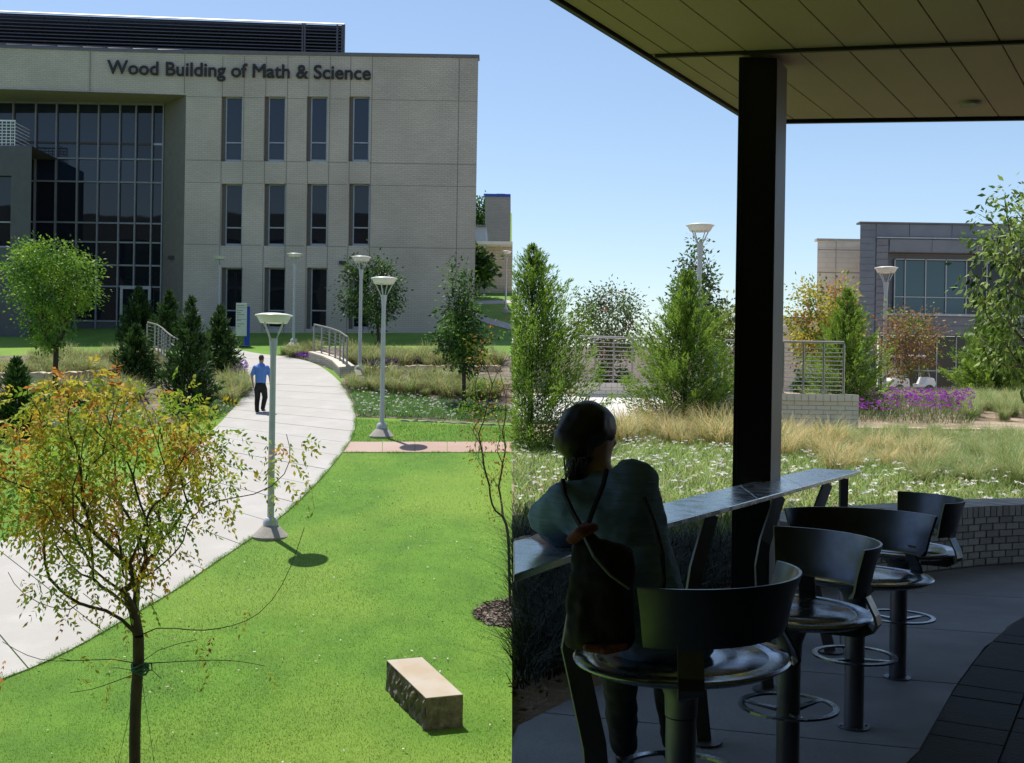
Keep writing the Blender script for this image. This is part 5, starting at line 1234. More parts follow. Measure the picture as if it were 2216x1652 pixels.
for i, (p, rz, lab) in enumerate(spots):
    o = ST if i == 0 else dup(ST, tree=stt); o.location = (p.x - (.03 if i == 0 else 0), p.y, 0); o.rotation_euler = (0, 0, R(rz)); tag(o, lab, 'bar stool', 'metal bar stools along the counter')
ST.scale = (1.09, 1.09, 1.0)
# ------------------------------------------------------------------ seated woman on the nearest stool
wr = W(1360, 1420, 3.2); wr.z = .64
wom = empty('person', wr, 'woman in a grey-blue top leaning on the counter, her back turned, dark hair tied up', 'person')
def w_(px, py, Y): return W(px, py, Y) - wr
TOP = mat('ribbed_top', (.17, .27, .40), (.13, .21, .33), 30, .9, bump=.5, bscale=60, stretch=(.2, .2, 4)); JEANS = mat('dark_leggings', (.012, .012, .014), None, 8, .9)
# pelvis, spine, chest, neck, head
B = [(w_(1385, 1375, 3.20), (.13, .11)), (w_(1375, 1270, 3.22), (.11, .09)), (w_(1340, 1150, 3.30), (.13, .09)), (w_(1300, 1068, 3.38), (.085, .075)), (w_(1288, 1015, 3.42), (.05, .05)), (w_(1283, 985, 3.44), (.06, .068)), (w_(1276, 940, 3.46), (.086, .095)), (w_(1272, 905, 3.46), (.066, .075)),
     (w_(1222, 1082, 3.34), .058), (w_(1186, 1122, 3.42), .05), (w_(1206, 1158, 3.5), .042), (w_(1178, 1172, 3.60), .032), (w_(1160, 1170, 3.64), (.022, .034)),
     (w_(1372, 1045, 3.34), .062), (w_(1400, 1110, 3.5), .05), (w_(1370, 1150, 3.66), .04), (w_(1300, 1150, 3.72), .03), (w_(1275, 1148, 3.72), (.022, .034)),
     (w_(1350, 1405, 3.32), .075), (w_(1338, 1402, 3.68), .06), (w_(1342, 1500, 3.87), .046), (w_(1352, 1590, 4.02), .036), (w_(1350, 1632, 4.12), .034), (w_(1355, 1648, 4.2), .03),
     (w_(1430, 1405, 3.30), .075), (w_(1448, 1402, 3.66), .06), (w_(1450, 1500, 3.87), .046), (w_(1462, 1590, 4.0), .036), (w_(1465, 1632, 4.1), .034), (w_(1465, 1648, 4.18), .03),
     (w_(1322, 962, 3.5), .016)]
E = [(0, 1), (1, 2), (2, 3), (3, 4), (4, 5), (5, 6), (6, 7), (2, 8), (8, 9), (9, 10), (10, 11), (11, 12), (2, 13), (13, 14), (14, 15), (15, 16), (16, 17), (0, 18), (18, 19), (19, 20), (20, 21), (21, 22), (22, 23), (0, 24), (24, 25), (25, 26), (26, 27), (27, 28), (28, 29)]
B = B[:30]
flesh('body', B, E, SKINM, wom, .011, 5)
# fingers on both hands
for hx, d in ((12, Vector((-.6, .8, 0))), (17, Vector((-1, .1, 0)))):
    c = B[hx][0]; d = d.normalized(); s = Vector((0, 0, 1)).cross(d)
    for k in range(4):
        o_ = c + s * (.022 - .0145 * k) ; L = (.050, .058, .054, .042)[k]
        skin('finger', [(o_, .010), (o_ + d * L * .9 + Vector((0, 0, .004)), .008), (o_ + d * L * 1.5 + Vector((0, 0, -.008)), .007)], [(0, 1), (1, 2)], SKINM, wom, 1)
    skin('thumb', [(c + s * .022 - d * .02, .011), (c + s * .05 + d * .02, .009), (c + s * .055 + d * .045, .008)], [(0, 1), (1, 2)], SKINM, wom, 1)
flesh('top', [(w_(1402, 1350, 3.20), (.145, .115, .08)), (w_(1388, 1270, 3.21), (.128, .10, .09)), (w_(1348, 1150, 3.28), (.138, .10, .09)), (w_(1312, 1085, 3.34), (.11, .085, .07)), (w_(1228, 1092, 3.33), .078), (w_(1192, 1120, 3.40), .070), (w_(1222, 1155, 3.48), .056), (w_(1366, 1052, 3.32), .085), (w_(1388, 1110, 3.48), .068), (w_(1432, 1392, 3.17), (.16, .12, .07)), (w_(1300, 1050, 3.36), (.07, .065, .05))],
     [(0, 1), (1, 2), (2, 3), (3, 4), (4, 5), (5, 6), (3, 7), (2, 7), (7, 8), (0, 9), (3, 10), (2, 4)], TOP, wom, .009, 5, folds=.022)
flesh('leggings', [(w_(1400, 1405, 3.24), (.14, .11, .08)), (w_(1352, 1412, 3.36), .09), (w_(1338, 1402, 3.70), .078), (w_(1342, 1500, 3.88), .062), (w_(1350, 1612, 4.06), .050), (w_(1432, 1412, 3.34), .09), (w_(1448, 1402, 3.68), .078), (w_(1452, 1500, 3.88), .062), (w_(1460, 1600, 4.02), .050)], [(0, 1), (1, 2), (2, 3), (3, 4), (0, 5), (5, 6), (6, 7), (7, 8)], JEANS, wom, .009, 4, folds=.015)
flesh('hair', [(w_(1268, 922, 3.42), (.086, .09, .080)), (w_(1288, 926, 3.45), (.070, .088, .075)), (w_(1243, 952, 3.38), (.068, .06, .06)), (w_(1250, 985, 3.38), (.042, .04, .04)), (w_(1247, 1020, 3.35), (.026, .024, .03)), (w_(1240, 1055, 3.34), (.009, .009, .012))], [(0, 1), (0, 2), (2, 3), (3, 4), (4, 5)], HAIRM, wom, .008, 4, folds=.012)
lr = np.random.default_rng(2); hs = MB()
for k in range(160):
    a = w_(1252 + lr.normal() * 12, 990, 3.35 + lr.normal() * .02); b_ = w_(1244 + lr.normal() * 13, 1035 + lr.uniform(0, 45), 3.33); c_ = (a + b_) * .5 + Vector((lr.normal() * .008, 0, 0)); hs.tube([a, c_, b_], [.0016, .0014, .0007], 4, cap=False)
for k in range(0):
    a = lr.uniform(-.6, 3.9); r0 = .088; c0 = w_(1262, 930, 3.42); p1 = c0 + Vector((math.cos(a) * r0, -.01, math.sin(a) * r0 * .95)); p2 = p1 + Vector((math.cos(a + .8), 0, math.sin(a + .8))) * .02 ; hs.tube([p1, p2, p2 + Vector((math.cos(a + 1.4), 0, math.sin(a + 1.4))) * .012], [.0015, .001, .0006], 3, cap=False)
tag(hs.build('hair_strands', HAIRM, wom), kind='stuff')
flesh('nose', [(w_(1316, 945, 3.5), .015), (w_(1327, 958, 3.51), .012), (w_(1321, 968, 3.5), .010)], [(0, 1), (1, 2)], SKINM, wom, .005, 2)
flesh('ear', [(w_(1316, 935, 3.41), (.010, .02, .02)), (w_(1316, 952, 3.41), (.009, .015, .016))], [(0, 1)], SKINM, wom, .004, 2)
for sx_, q in ((1352, 4.13), (1466, 4.11)):
    flesh('shoe', [(w_(sx_, 1640, q - .04), (.036, .04, .03)), (w_(sx_, 1643, q + .06), (.038, .04, .028)), (w_(sx_, 1632, q + .17), (.036, .04, .024))], [(0, 1), (1, 2)], SHOEB, wom, .008, 2)
# drawstring bag on her back
br_ = W(1290, 1290, 3.08); bag = empty('drawstring_bag', br_, 'dark drawstring bag with a red-brown gathered mouth hanging on her back', 'bag')
def b_(px, py, Y): return W(px, py, Y) - br_
BAGM = mat('bag_fabric', (.012, .010, .011), (.008, .007, .008), 12, .9, bump=.6, bscale=14); BAGR = mat('bag_trim', (.16, .035, .022), (.09, .02, .015), 25, .85, bump=.5)
o = flesh('pouch', [(b_(1265, 1165, 3.10), (.03, .03, .02)), (b_(1272, 1190, 3.09), (.055, .04, .03)), (b_(1300, 1235, 3.07), (.085, .05, .04)), (b_(1296, 1300, 3.06), (.098, .06, .05)), (b_(1300, 1368, 3.05), (.098, .06, .035)), (b_(1246, 1385, 3.06), .03), (b_(1352, 1382, 3.06), .03), (b_(1345, 1200, 3.08), (.04, .03, .03))], [(0, 1), (1, 2), (2, 3), (3, 4), (4, 5), (4, 6), (5, 3), (6, 3), (1, 7), (7, 3)], BAGM, bag, .008, 5, folds=.03)
flesh('gathered_mouth', [(b_(1240, 1168, 3.08), (.02, .02, .014)), (b_(1258, 1152, 3.06), (.022, .02, .016)), (b_(1280, 1142, 3.07), (.022, .02, .014)), (b_(1268, 1138, 3.09), .012)], [(0, 1), (1, 2), (1, 3)], BAGR, bag, .005, 2)
flesh('piping', [(b_(1270, 1402, 3.0), .012), (b_(1310, 1408, 2.99), .013), (b_(1355, 1400, 2.99), .011)], [(0, 1), (1, 2)], BAGR, bag, .004, 2)
def strap(pts, w): 
    m_ = MB(); m_.tube([b_(*p) for p in pts], w, 6); return m_.build('strap', BAGM, bag, True)
strap([(1262, 1148, 3.11), (1240, 1110, 3.18), (1222, 1070, 3.24), (1218, 1040, 3.30)], .008)
strap([(1268, 1148, 3.11), (1285, 1100, 3.16), (1305, 1050, 3.22), (1312, 1018, 3.28)], .008)
strap([(1395, 1080, 3.2), (1418, 1140, 3.08), (1434, 1200, 3.02), (1436, 1260, 3.0), (1420, 1330, 3.0)], .008)
m_ = MB(); m_.tube([b_(*p) for p in [(1265, 1165, 3.03), (1285, 1205, 2.97), (1320, 1245, 2.96), (1362, 1275, 2.97)]], .004, 6); m_.build('cord', mat('pale_cord', (.12, .12, .13), None, 5), bag)

# ------------------------------------------------------------------ garden: white-flowered ground cover, grasses, verbena
GCR = [leafmat('strap_leaf', (.15, .28, .055), (.08, .16, .03), .35), leafmat('strap_leaf_light', (.42, .56, .18), (.30, .42, .12), .4), leafmat('strap_leaf_dry', (.30, .20, .07), (.22, .13, .05), .2)]
def garden_pts(poly): return [(GT(*p).x, GT(*p).y) for p in poly]
near_poly = [(-0.05, 8.6), (.9, 8.1), (1.9, 8.35), (2.5, 8.75), (3.2, 9.2), (3.8, 9.5), (5.2, 10.0), (7.5, 10.1), (7.5, 12.5), (5.6, 12.6), (4.8, 14.2), (3.6, 16.2), (2.6, 18.0), (1.1, 18.2), (-.05, 18.0)]
cover(None, 560, 15, lambda x, y: zr(y), seed=11, mats=GCR[:2], L=(.09, .22), wd=.014, side='R', fs=.037, lift=.15, pts=near_poly, name='flowering_ground_cover')
cover(None, 70, 0, lambda x, y: zr(y), seed=12, mats=GCR[2:], L=(.08, .2), wd=.012, side='R', pts=near_poly, name='dry_leaves')
# planting below the counter; near-black leaf colour stands in for the roof's shadow
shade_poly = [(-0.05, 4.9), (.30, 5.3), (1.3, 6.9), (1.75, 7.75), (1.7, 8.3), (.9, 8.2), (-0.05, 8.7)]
cover(None, 2600, 0, lambda x, y: zr(y), seed=13, mats=[leafmat('shadow_toned_grass', (.022, .038, .014), (.010, .020, .008), .1)], L=(.12, .36), wd=.008, side='R', pts=shade_poly, name='shadow_toned_grass')
lr = np.random.default_rng(44); x, y = scatter_poly([(0.03, 3.6), (.2, 4.9), (1.6, 7.3), (1.7, 9), (0.03, 9)], 300, lr); P = np.stack([x, y, [zr(v) + .008 for v in y]], 1); P = P[prune(P, 'R')]; P = P[P[:, 0] < .019 + .597 * (P[:, 1] - 4.516) - .03]
V, Q = leaves(P, lr.normal(size=(len(P), 3)) * [1, 1, .2], .045, .009); tag(npobj('bark_chips', V, Q, [MULCH, SOIL], None, lr.integers(0, 2, len(Q))), kind='stuff')
TUFTR = make_tufts(6, 300, .70, .007, [leafmat('straw_gold', (.74, .56, .24), (.58, .42, .16), .4), GBL, leafmat('straw_pale', (.78, .68, .42), (.62, .52, .30), .4)], [.32, .36, .32], 'b')
TUFTG = make_tufts(4, 300, .62, .009, [leafmat('grass_fresh', (.20, .34, .08), (.12, .24, .05), .4), GPALE, STRAW], [.45, .4, .15], 'c')
zf = lambda x, y: zr(y)
def bandpts(xa, xb, ya, yb, n, seed, mind):   # plain patch of ground
    lr = random.Random(seed); out = []; t = 0
    while len(out) < n and t < 8000:
        t += 1; Y = lr.uniform(ya, yb); x = (lr.uniform(xa, xb) - PX) / F * Y
        if all((x - a) ** 2 + (Y - b) ** 2 > mind ** 2 for a, b in out): out.append((x, Y))
    return out
tufts(TUFTR, bandpts(1345, 1590, 17.2, 19.9, 20, 1, .5), .85, 1.3, 'golden feather grass clump between the seated woman and the black column', 'golden feather grass by the flower bed', zf, 11, 'R')
tufts(TUFTR, bandpts(1690, 1800, 15.5, 18.5, 12, 2, .45), .65, 1.05, 'golden feather grass clump right of the column below the white brick parapet', 'golden feather grass below the parapet', zf, 12, 'R')
tufts(TUFTR, bandpts(1800, 2020, 13.4, 17.5, 30, 3, .55), .55, .9, 'straw-coloured feather grass clump behind the far end of the counter', 'feather grass behind the seat wall', zf, 13, 'R')
tufts(TUFTG, bandpts(1990, 2260, 12.2, 16.5, 42, 4, .5), .6, .95, 'green feather grass clump behind the curved seat wall, partly in tree shade', 'green feather grass behind the seat wall', zf, 14, 'R')
tufts(TUFTG, bandpts(1830, 2230, 17.5, 20.5, 50, 5, .5), .5, .8, 'feather grass clump on the low side of the garden stone edging', 'feather grass below the garden edging', zf, 15, 'R')
tufts(TUFTG, bandpts(1880, 2260, 29.0, 33.0, 62, 6, .6), .7, 1.0, 'tall pale grass clump behind the purple flowers', 'tall grasses behind the purple flowers', zf, 16, 'R')
tufts(TUFTG, bandpts(2085, 2260, 23.0, 28.5, 50, 7, .5), .7, 1.0, 'green grass clump right of the purple flowers', 'grasses right of the purple flowers', zf, 17, 'R')
cover(None, 420, 0, zf, seed=31, mats=[leafmat('meadow_green', (.20, .32, .07), (.12, .22, .04), .4), GPALE], L=(.12, .32), wd=.012, side='R', pts=[(1.2, 17.9), (2.8, 18.3), (4.6, 14.0), (5.6, 12.2), (8.6, 12.2), (11, 20.6), (4.5, 20.4), (1.6, 20.4)], name='meadow_grass')
PL2 = [leafmat('verbena_leaf_green', (.13, .17, .05), (.08, .11, .03), .25)]; PURR = leafmat('purple_petal_bright', (.36, .05, .46), (.26, .035, .34), .35)
for nm, px0, px1, Ya, Yb, dn, fl, sd in (('purple_flowers', 1846, 2110, 22.4, 28.5, 190, 30, 21), ('purple_flowers', 1372, 1545, 20.0, 22.0, 160, 50, 22), ('purple_flowers', 1700, 1770, 22.5, 24.0, 160, 80, 23)):
    pts = [((px0 - PX) / F * Ya, Ya), ((px1 - PX) / F * Ya, Ya), ((px1 - PX) / F * Yb, Yb), ((px0 - PX) / F * Yb, Yb)]
    cover(None, dn, fl, zf, seed=sd, mats=PL2, name=nm, petal=PURR, L=(.15, .36), wd=.014, side='R', fs=.05, lift=.32, pts=pts)
# stone edging
ed = empty('stone_edging', (0, 0, 0), 'pale stone edging running right between two bands of garden grass', 'edging')
p0 = Vector((3.4 * 1.85, 20.9, 0)); 
for k in range(12):
    x0 = 6.6 + k * .62; x1 = x0 + .6; y = 21.3 + .04 * k; MB().box((x0, y, .45), (x1, y + .4, .70)).build('stone', SAND, ed, bevel=.015)
# path with low brick parapet and railing beyond, left of the column
gp = empty('garden_path', (0, 0, 0), kind='structure')
for k in range(4):
    y0, y1 = 21.6 + k * 2.0, 21.6 + (k + 1) * 2.0 - .02
    xa0, xa1 = max(.03, (1180 - PX) / F * y0), (1420 - PX) / F * y0 + .3; MB().hexa([(.03 + seam(.7), y0, .3), (xa1, y0, .3), (xa1, y1, .3), (.03 + seam(.7), y1, .3)], [(.03 + seam(.7), y0, zr(y0) + .05), (xa1, y0, zr(y0) + .05), (xa1, y1, zr(y1) + .05), (.03 + seam(.7), y1, zr(y1) + .05)]).build('slab', mat('garden_path_concrete', (.62, .59, .55), (.55, .52, .48), 3, .9), gp)
# far-side parapet
fpw = empty('bridge_parapet', (0, 0, 0), 'low cream brick parapet across the garden path, left of the column', 'parapet')
ya = 27.6; xa, xb = W(1246, 840, ya).x, W(1452, 840, ya).x; zt = W(1330, 829, ya).z; z0 = zr(ya) - .1
brick_course_wall(fpw, (xa, ya, 0), (xb, ya + .2, 0), zt - .38, .38, .35, 3, .30, PBRICK, cap=.11)
h_ = W(1330, 729, ya).z - zt
railing('garden_railing', 'steel railing on the cream parapet across the garden path', [Vector((xa, ya + .15, zt)), Vector((xb, ya + .35, zt - .02))], h_, 6, 10, r=.03)
# near white brick parapet behind the column
npw = empty('bridge_parapet', (0, 0, 0), 'white brick parapet rising behind the black column above the feather grass', 'parapet')
yb = 20.6; xa, xb = W(1530, 880, yb).x, W(1858, 880, yb).x; zt = W(1760, 853, yb).z; z0 = zr(yb) - .15
brick_course_wall(npw, (xa, yb, 0), (xb, yb, 0), z0, zt - z0, .42, 9, .27, PBRICK, cap=.13)
h_ = W(1832, 741, yb).z - zt
railing('garden_railing', 'steel railing with flat posts on the white brick parapet behind the column', [Vector((W(1572, 857, yb).x, yb + .2, zt)), Vector((W(1700, 857, yb).x, yb + .25, zt)), Vector((W(1830, 853, yb).x, yb + .15, zt))], h_, 7, 11, r=.026)
# low cream building and block beyond
CREAM = brickmat('cream_brick', (.88, .77, .61), (.85, .74, .58), (.76, .66, .52), .9, .3, .02)
cb_ = empty('low_building', (0, 0, 0), 'long low cream brick building behind the garden railings', 'building')
Yl = 62; xa = .4; xm = W(1690, 700, Yl).x; xe = W(1862, 700, Yl).x
MB().box((xa, Yl + .5, .5), (xm - .004, Yl + 10, W(1330, 752, Yl).z)).build('wall', CREAM, cb_)
zt_ = W(1710, 690, Yl).z; spm = xm * 10 / Yl + .3; MB().hexa([(xm, Yl, .5), (xe, Yl, .5), (xe, Yl + 4, .5), (xm + spm, Yl + 10, .5)], [(xm, Yl, zt_), (xe, Yl, zt_), (xe, Yl + 4, zt_), (xm + spm, Yl + 10, zt_)]).build('wall', CREAM, cb_)
MB().box((xm - .1, Yl - .1, W(1710, 690, Yl).z + .003), (xe, Yl + .5, W(1710, 687, Yl).z + .02)).build('coping', COPE, cb_)
tb = empty('cream_block', (0, 0, 0), 'tall cream brick block beside the grey metal-clad building', 'building')
Yt_ = 66; xa = W(1768, 600, Yt_).x; xe = W(1900, 600, Yt_).x; z1 = W(1800, 522, Yt_).z
sp_ = xa * 10 / Yt_ + .4
MB().hexa([(xa, Yt_, .5), (xe, Yt_, .5), (xe, Yt_ + 10, .5), (xa + sp_, Yt_ + 10, .5)], [(xa, Yt_, z1), (xe, Yt_, z1), (xe, Yt_ + 10, z1), (xa + sp_, Yt_ + 10, z1)]).build('wall', CREAM, tb); MB().box((xa - .05, Yt_ - .05, z1 + .003), (xe, Yt_ + .5, z1 + .14)).build('coping', mat('cream_coping', (.5, .45, .38), None, 3), tb)
for py in (541, 590, 655): z = W(1800, py, Yt_).z; MB().box((xa + .01, Yt_ - .008, z - .02), (xe, Yt_ + .01, z + .02)).build('band_joint', mat('cream_joint', (.36, .30, .22), None, 5), tb)
x = W(1809, 560, Yt_).x; MB().box((x - .02, Yt_ - .007, 1), (x + .02, Yt_ + .012, z1)).build('band_joint', MATS['cream_joint'], tb)

# grey metal-clad building
gb = empty('metal_building', (0, 0, 0), 'grey metal-clad two-storey building with a wide recessed window band', 'building')
GM = mat('grey_cladding', (.16, .19, .235), (.14, .165, .205), 2, .42, metal=.2, c3=(.18, .21, .255), scale3=.5); GM2 = mat('grey_cladding_dark', (.16, .175, .20), (.14, .155, .18), 2, .45, metal=.35)
Yg = 58; gx = lambda p, Y=Yg: W(p, 660, Y).x; gz = lambda p, Y=Yg, px=2040: W(px, p, Y).z
x0, x1 = gx(1859), gx(2420); zt = gz(487); zb_ = .6; wx0 = gx(1920); wz1, wz0 = gz(548), gz(680); lx0 = gx(1899); lz1 = gz(726)
fx0 = gx(1893)
mb = holes_wall(x0, x1, zb_, zt, [(wx0, x1 - .5, wz0, wz1), (lx0, x1 - .5, zb_ + .001, lz1)], Yg, .75)
x0b = x0 * 78 / 58 + .5; mb.add([(x0, Yg, zb_), (x0b, Yg + 20, zb_), (x0b, Yg + 20, zt), (x0, Yg, zt)], [(3, 2, 1, 0)]); mb.add([(x0, Yg, zt), (x1, Yg, zt), (x1, Yg + 20, zt), (x0b, Yg + 20, zt)], [(0, 1, 2, 3)])
mb.build('wall', GM2, gb)
def clad(xa, xb, za, zb2, hh, Y, th=.05):
    """cladding panels between xa..xb laid in courses, each panel its own part"""
    k = 0; z = za
    n = max(1, round((zb2 - za) / hh)); hh = (zb2 - za) / n
    for j in range(n):
        z = za + j * hh
        MB().hexa([(xa + .006, Y - th * .45, z + .005), (xb - .006, Y - th * .45, z + .005), (xb - .006, Y + .0, z + .005), (xa + .006, Y + .0, z + .005)], [(xa + .006, Y - th, z + hh - .012), (xb - .006, Y - th, z + hh - .012), (xb - .006, Y + .0, z + hh - .012), (xa + .006, Y + .0, z + hh - .012)]).build('cladding_panel', GM, gb)
clad(x0, gx(1893) - .02, zb_, zt, .36, Yg - .002)
clad(gx(1893) + .02, wx0 - .03, zb_ + .01 + (lz1 - zb_) * 0 + 0, gz(517), .36, Yg - .06) if False else clad(gx(1893) + .02, wx0 - .03, lz1, gz(520), .36, Yg - .002, .11)
clad(gx(1893) + .02, lx0 - .01, zb_, lz1 - .01, .36, Yg - .002, .11)
vs_ = [1893, 1965, 2057, 2150, 2245, 2340, 2418]
for i in range(len(vs_) - 1): clad(gx(vs_[i]) + .01, gx(vs_[i + 1]) - .01, gz(514), zt, .36 * 2.2, Yg - .002)
vs_ = [1922, 2014, 2115, 2215, 2316, 2418]
for i in range(len(vs_) - 1):
    clad(gx(vs_[i]), gx(vs_[i + 1]) - .01, wz1 + .02, gz(520), .36 * 2.2, Yg - .002, .11); clad(gx(vs_[i]), gx(vs_[i + 1]) - .01, lz1 + .02, wz0 - .14, .5, Yg - .002, .11)
MB().box((x0 - .06, Yg - .12, zt + .003), (x1, Yg + .5, zt + .09)).build('coping', COPE, gb); MB().box((gx(1893), Yg - .2, gz(518.5)), (x1, Yg - .115, gz(516))).build('drip_trim', mat('trim_light', (.45, .47, .5), None, 3, .4, metal=.4), gb)
MB().box((wx0 - .2, Yg - .2, wz0 - .12), (x1, Yg - .004, wz0 - .004)).build('sill', MATS['trim_light'], gb)
TEAL = glassmat('teal_glass', (.05, .115, .145), .05, 1.5, .1); BLK = glassmat('black_glass', (.006, .007, .009), .04, 1.5, .1)
mx_ = [1934, 1956.5, 2001, 2045, 2089, 2133, 2179, 2224, 2270, 2315, 2360]; Ygg = Yg + .7
MB().box((wx0, Ygg + .1, wz0), (x1 - .5, Ygg + .2, wz1)).build('recess_back', GM2, gb)
zm = gz(644, Ygg); zg1 = gz(566, Ygg)
for i in range(len(mx_) - 1):
    for za, zb2 in ((wz0 + .05, zm - .04), (zm + .04, zg1)):
        bxo('pane', (gx(mx_[i], Ygg) + .03, Ygg - .02, za), (gx(mx_[i + 1], Ygg) - .03, Ygg + .03, zb2), TEAL if i < 4 else BLK, gb)
    bxo('mullion', (gx(mx_[i], Ygg) - .028, Ygg - .1, wz0 + .004), (gx(mx_[i], Ygg) + .028, Ygg + .09, zg1 + .04), ALU, gb)
    for z in (zm, zg1 + .08, wz0 + .03): bxo('transom', (gx(mx_[i], Ygg) + .03, Ygg - .08, z - .038), (gx(mx_[i + 1], Ygg) - .03, Ygg + .08, z + .018), ALU, gb)
lmx = [1905, 1951, 1990, 2028, 2070, 2120, 2170, 2220, 2280, 2340]; Yh = Yg + .7; zl_ = gz(803, Yh)
for i in range(len(lmx) - 1):
    for za, zb2 in ((zb_, zl_ - .03), (zl_ + .03, lz1 - .02)): bxo('pane', (gx(lmx[i], Yh) + .03, Yh, za), (gx(lmx[i + 1], Yh) - .03, Yh + .04, zb2), BLK, gb)
    bxo('mullion', (gx(lmx[i], Yh) - .03, Yh - .06, zb_), (gx(lmx[i], Yh) + .027, Yh + .06, lz1 - .004), ALU, gb)
    bxo('transom', (gx(lmx[i], Yh) + .03, Yh - .05, zl_ - .028), (gx(lmx[i + 1], Yh) - .034, Yh + .05, zl_ + .028), ALU, gb)

# golf cart
gcx = W(1968, 830, 50).x; gc = empty('golf_cart', (gcx, 50, zr(50) + .02), 'white golf cart parked in front of the grey building, half behind tall grass', 'golf cart')
CARTW = mat('cart_white', (.78, .77, .74), (.72, .71, .68), 3, .3, coat=.4); CB = mat('cart_black', (.02, .02, .022), None, 5, .5); CS = mat('cart_seat', (.55, .50, .42), None, 8, .6)
def prof_body(pts, y0, y1, nm, m_):
    n = len(pts); return MB().add([(x, y0, z) for x, z in pts] + [(x, y1, z) for x, z in pts], [tuple(range(n)), tuple(range(2 * n - 1, n - 1, -1))] + [(i + n, (i + 1) % n + n, (i + 1) % n, i) for i in range(n)]).build(nm, m_, gc, bevel=.03)
prof_body([(-.95, .32), (.95, .32), (1.0, .5), (.92, .72), (.62, .80), (.5, .5), (.1, .42), (-.1, .42), (-.2, .72), (-.85, .74), (-1.0, .6)], -.55, .55, 'body', CARTW)
MB().box((-.75, -.5, .76), (-.2, .5, .88)).build('seat', CS, gc, bevel=.03); MB().box((-.82, -.5, .90), (-.72, .5, 1.25)).build('seat_back', CS, gc, bevel=.03)
MB().box((-.98, -.6, 1.68), (.55, .6, 1.76)).build('canopy', CARTW, gc, bevel=.03)
for y in (-.52, .52):
    MB().tube([(.72, y, .78), (.45, y, 1.7)], .02, 6).build('roof_strut', ALU, gc); MB().tube([(-.85, y, .74), (-.85, y, 1.7)], .02, 6).build('roof_strut', ALU, gc)
for x in (-.62, .70):
    for y in (-.5, .5):
        wv = MB().lathe([(.0, -.09), (.16, -.09), (.22, -.07), (.22, .07), (.16, .09), (0, .09)], 20); wv.v = [(x + a, y + c, .22 + b) for a, b, c in wv.v]; wv.build('wheel', CB, gc, True)
MB().lathe([(.15, 0), (.17, .01), (.15, .02)], 16, (.35, -.2, 1.05)).build('steering_wheel', CB, gc)
MB().hexa([(.5, -.5, .8), (.74, -.5, .8), (.74, .5, .8), (.5, .5, .8)], [(.46, -.5, 1.66), (.48, -.5, 1.66), (.48, .5, 1.66), (.46, .5, 1.66)]).build('windscreen', mat('tinted', (.2, .22, .22), None, 5, .2), gc) if False else None
# garden lamps
def glamp(px, py, Y, s, lab):
    hz = W(px, py, Y).z; H = 4.41 * s; x = W(px, 760, Y).x; lamp((x, Y, hz - H), s, lab); return x
glamp(1511, 484, 28, .96, 'white disc lamp rising above the junipers left of the column')
glamp(1915, 577, 34.4, .96, 'white disc lamp in front of the grey metal-clad building')
bp = W(1552, 790, 26); r_ = empty('sign_post', (bp.x, 26, zr(26)), 'slim blue directory post half hidden left of the column', 'sign'); MB().box((-.045, -.04, 0), (.045, .04, bp.z - zr(26) + .33)).build('blue_fin', BLUE, r_); MB().lathe([(.12, 0), (.12, .03)], 12).build('base', CONCF, r_)

# ------------------------------------------------------------------ garden trees
def rj(x0, y0, x1, Y, lab, sd, n=300, leaf=.13, lean=0, side='', wid=.3, cxp=None, tips=1):
    c = (x0 + x1) / 2 if cxp is None else cxp; p = W(c, 850, Y); p.z = zr(Y); h = W(c, y0, Y).z - p.z; w_ = (x1 - x0) / 2 / F * Y
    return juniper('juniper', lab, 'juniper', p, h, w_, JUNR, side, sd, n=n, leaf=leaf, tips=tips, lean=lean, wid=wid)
rj(1000, 522, 1282, 16.3, 'large green juniper at the left end of the garden beside the terrace edge', 11, n=620, leaf=.062, side='R', cxp=1148, tips=2.3, wid=.24)
rj(1372, 578, 1592, 20.5, 'broad green juniper in the garden left of the black column', 12, n=560, leaf=.072, tips=2.1, wid=.24)
rj(1755, 622, 1905, 25, 'narrow green juniper behind the right end of the garden railing', 13, n=380, leaf=.085, tips=1.9, wid=.24)
rj(2068, 690, 2215, 36, 'dark bushy juniper in front of the lower glass wall', 14, n=360, leaf=.11, tips=1.6)
def rb(x0, y0, x1, y1, Y, lab, sd, mats, weights=None, nb=110, per=40, leaf=.11, shape='round', clump=.16, base=None, r0=.055, wid=.5, side='', droop=.3, bark=None, leafy=1.0):
    c_, r_ = crownbox(x0, y0, x1, y1, Y); bxp = base or (x0 + x1) / 2; p = W(bxp, 850, Y); p.z = zr(Y)
    return broadleaf('tree', lab, 'tree', p, c_, (r_[0], min(r_[0], 1.6), r_[2]), mats, bark or BARKL, nb=nb, per=per, leaf=leaf, wid=wid, clump=clump, shape=shape, r0=r0, seed=sd, weights=weights, side=side, droop=droop, leafy=leafy)
OL = leafmat('leaf_sage', (.15, .20, .07), (.09, .13, .04), .35); RD = leafmat('leaf_red', (.35, .12, .05), (.25, .08, .03), .3); GY = leafmat('leaf_garden_green', (.14, .24, .05), (.08, .15, .03), .35)
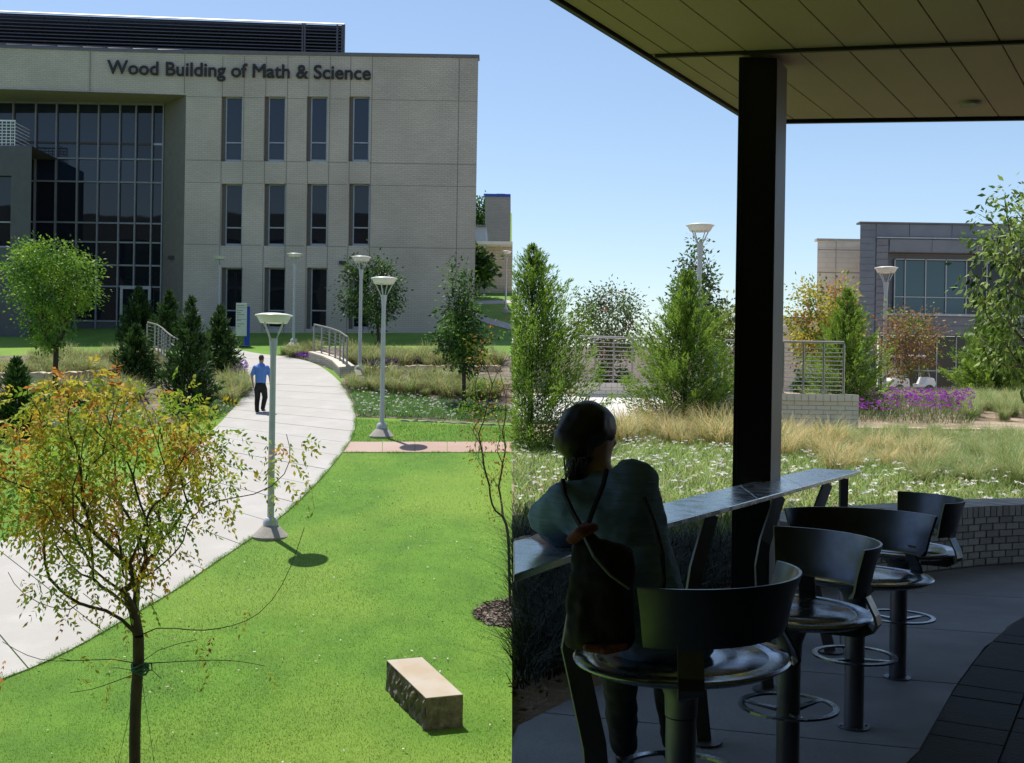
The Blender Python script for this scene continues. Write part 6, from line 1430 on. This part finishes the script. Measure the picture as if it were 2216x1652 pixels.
rb(1232, 618, 1400, 790, 36, 'multi-stemmed tree with sparse turning leaves behind the cream parapet', 21, [GY, OL, GRD, RD], [4, 4, 2, .6], nb=150, per=34, leaf=.12, base=1325, clump=.22, r0=.07)
rb(1428, 492, 1590, 760, 31, 'tall slim tree around the white lamp left of the column', 22, [GY, OL, GRD], [4, 3, 2], nb=150, per=32, leaf=.125, shape='cone', clump=.15, base=1500, r0=.06)
rb(1520, 640, 1620, 800, 33, 'feathery olive tree partly hidden by the black column', 23, [OL, leafmat('leaf_olive', (1, 1, 1))], nb=70, per=30, leaf=.13, clump=.2)
rb(1706, 590, 1858, 790, 29, 'yellowing tree right of the black column in front of the cream block', 24, [YEL, leafmat('leaf_olive', (1, 1, 1)), GY, ORA], [3, 3, 2, .8], nb=150, per=48, leaf=.11, shape='oval', clump=.18, base=1780)
rb(1893, 655, 2036, 822, 33, 'small browning tree in front of the window band of the grey building', 25, [leafmat('leaf_brown', (.36, .20, .09), (.26, .14, .06)), GY, leafmat('leaf_olive', (1, 1, 1))], [4, 1.4, 1.2], nb=130, per=30, leaf=.10, clump=.16, base=1973, r0=.045)
rb(2092, 372, 2440, 868, 11.5, 'large-leaved green tree leaning in at the right end of the garden', 26, [GY, leafmat('leaf_garden_light', (.34, .46, .12), (.24, .35, .08), .4), GRD], [4, 5, 1], nb=190, per=26, leaf=.085, shape='round', clump=.09, base=2330, r0=.06, wid=.42, droop=.9)
for px, by, h_, lab, sd in ((1305, 830, .85, 'small conical evergreen left of the two by the cream wall', 31), (1347, 830, .85, 'small conical evergreen nearer the broad juniper by the cream wall', 32), (1733, 838, 1.0, 'small conical evergreen right of the column by the cream wall', 33)):
    Y = 50; p = W(px, by, Y); p.z = zr(Y); h = W(px, by - 55, Y).z - p.z; broadleaf('shrub', lab, 'shrub', p, (p.x, Y, p.z + h * .5), (.42, .4, h * .52), [GRD, GR1], BARK, nb=40, per=30, leaf=.16, wid=.6, clump=.1, shape='cone', r0=.03, seed=sd)
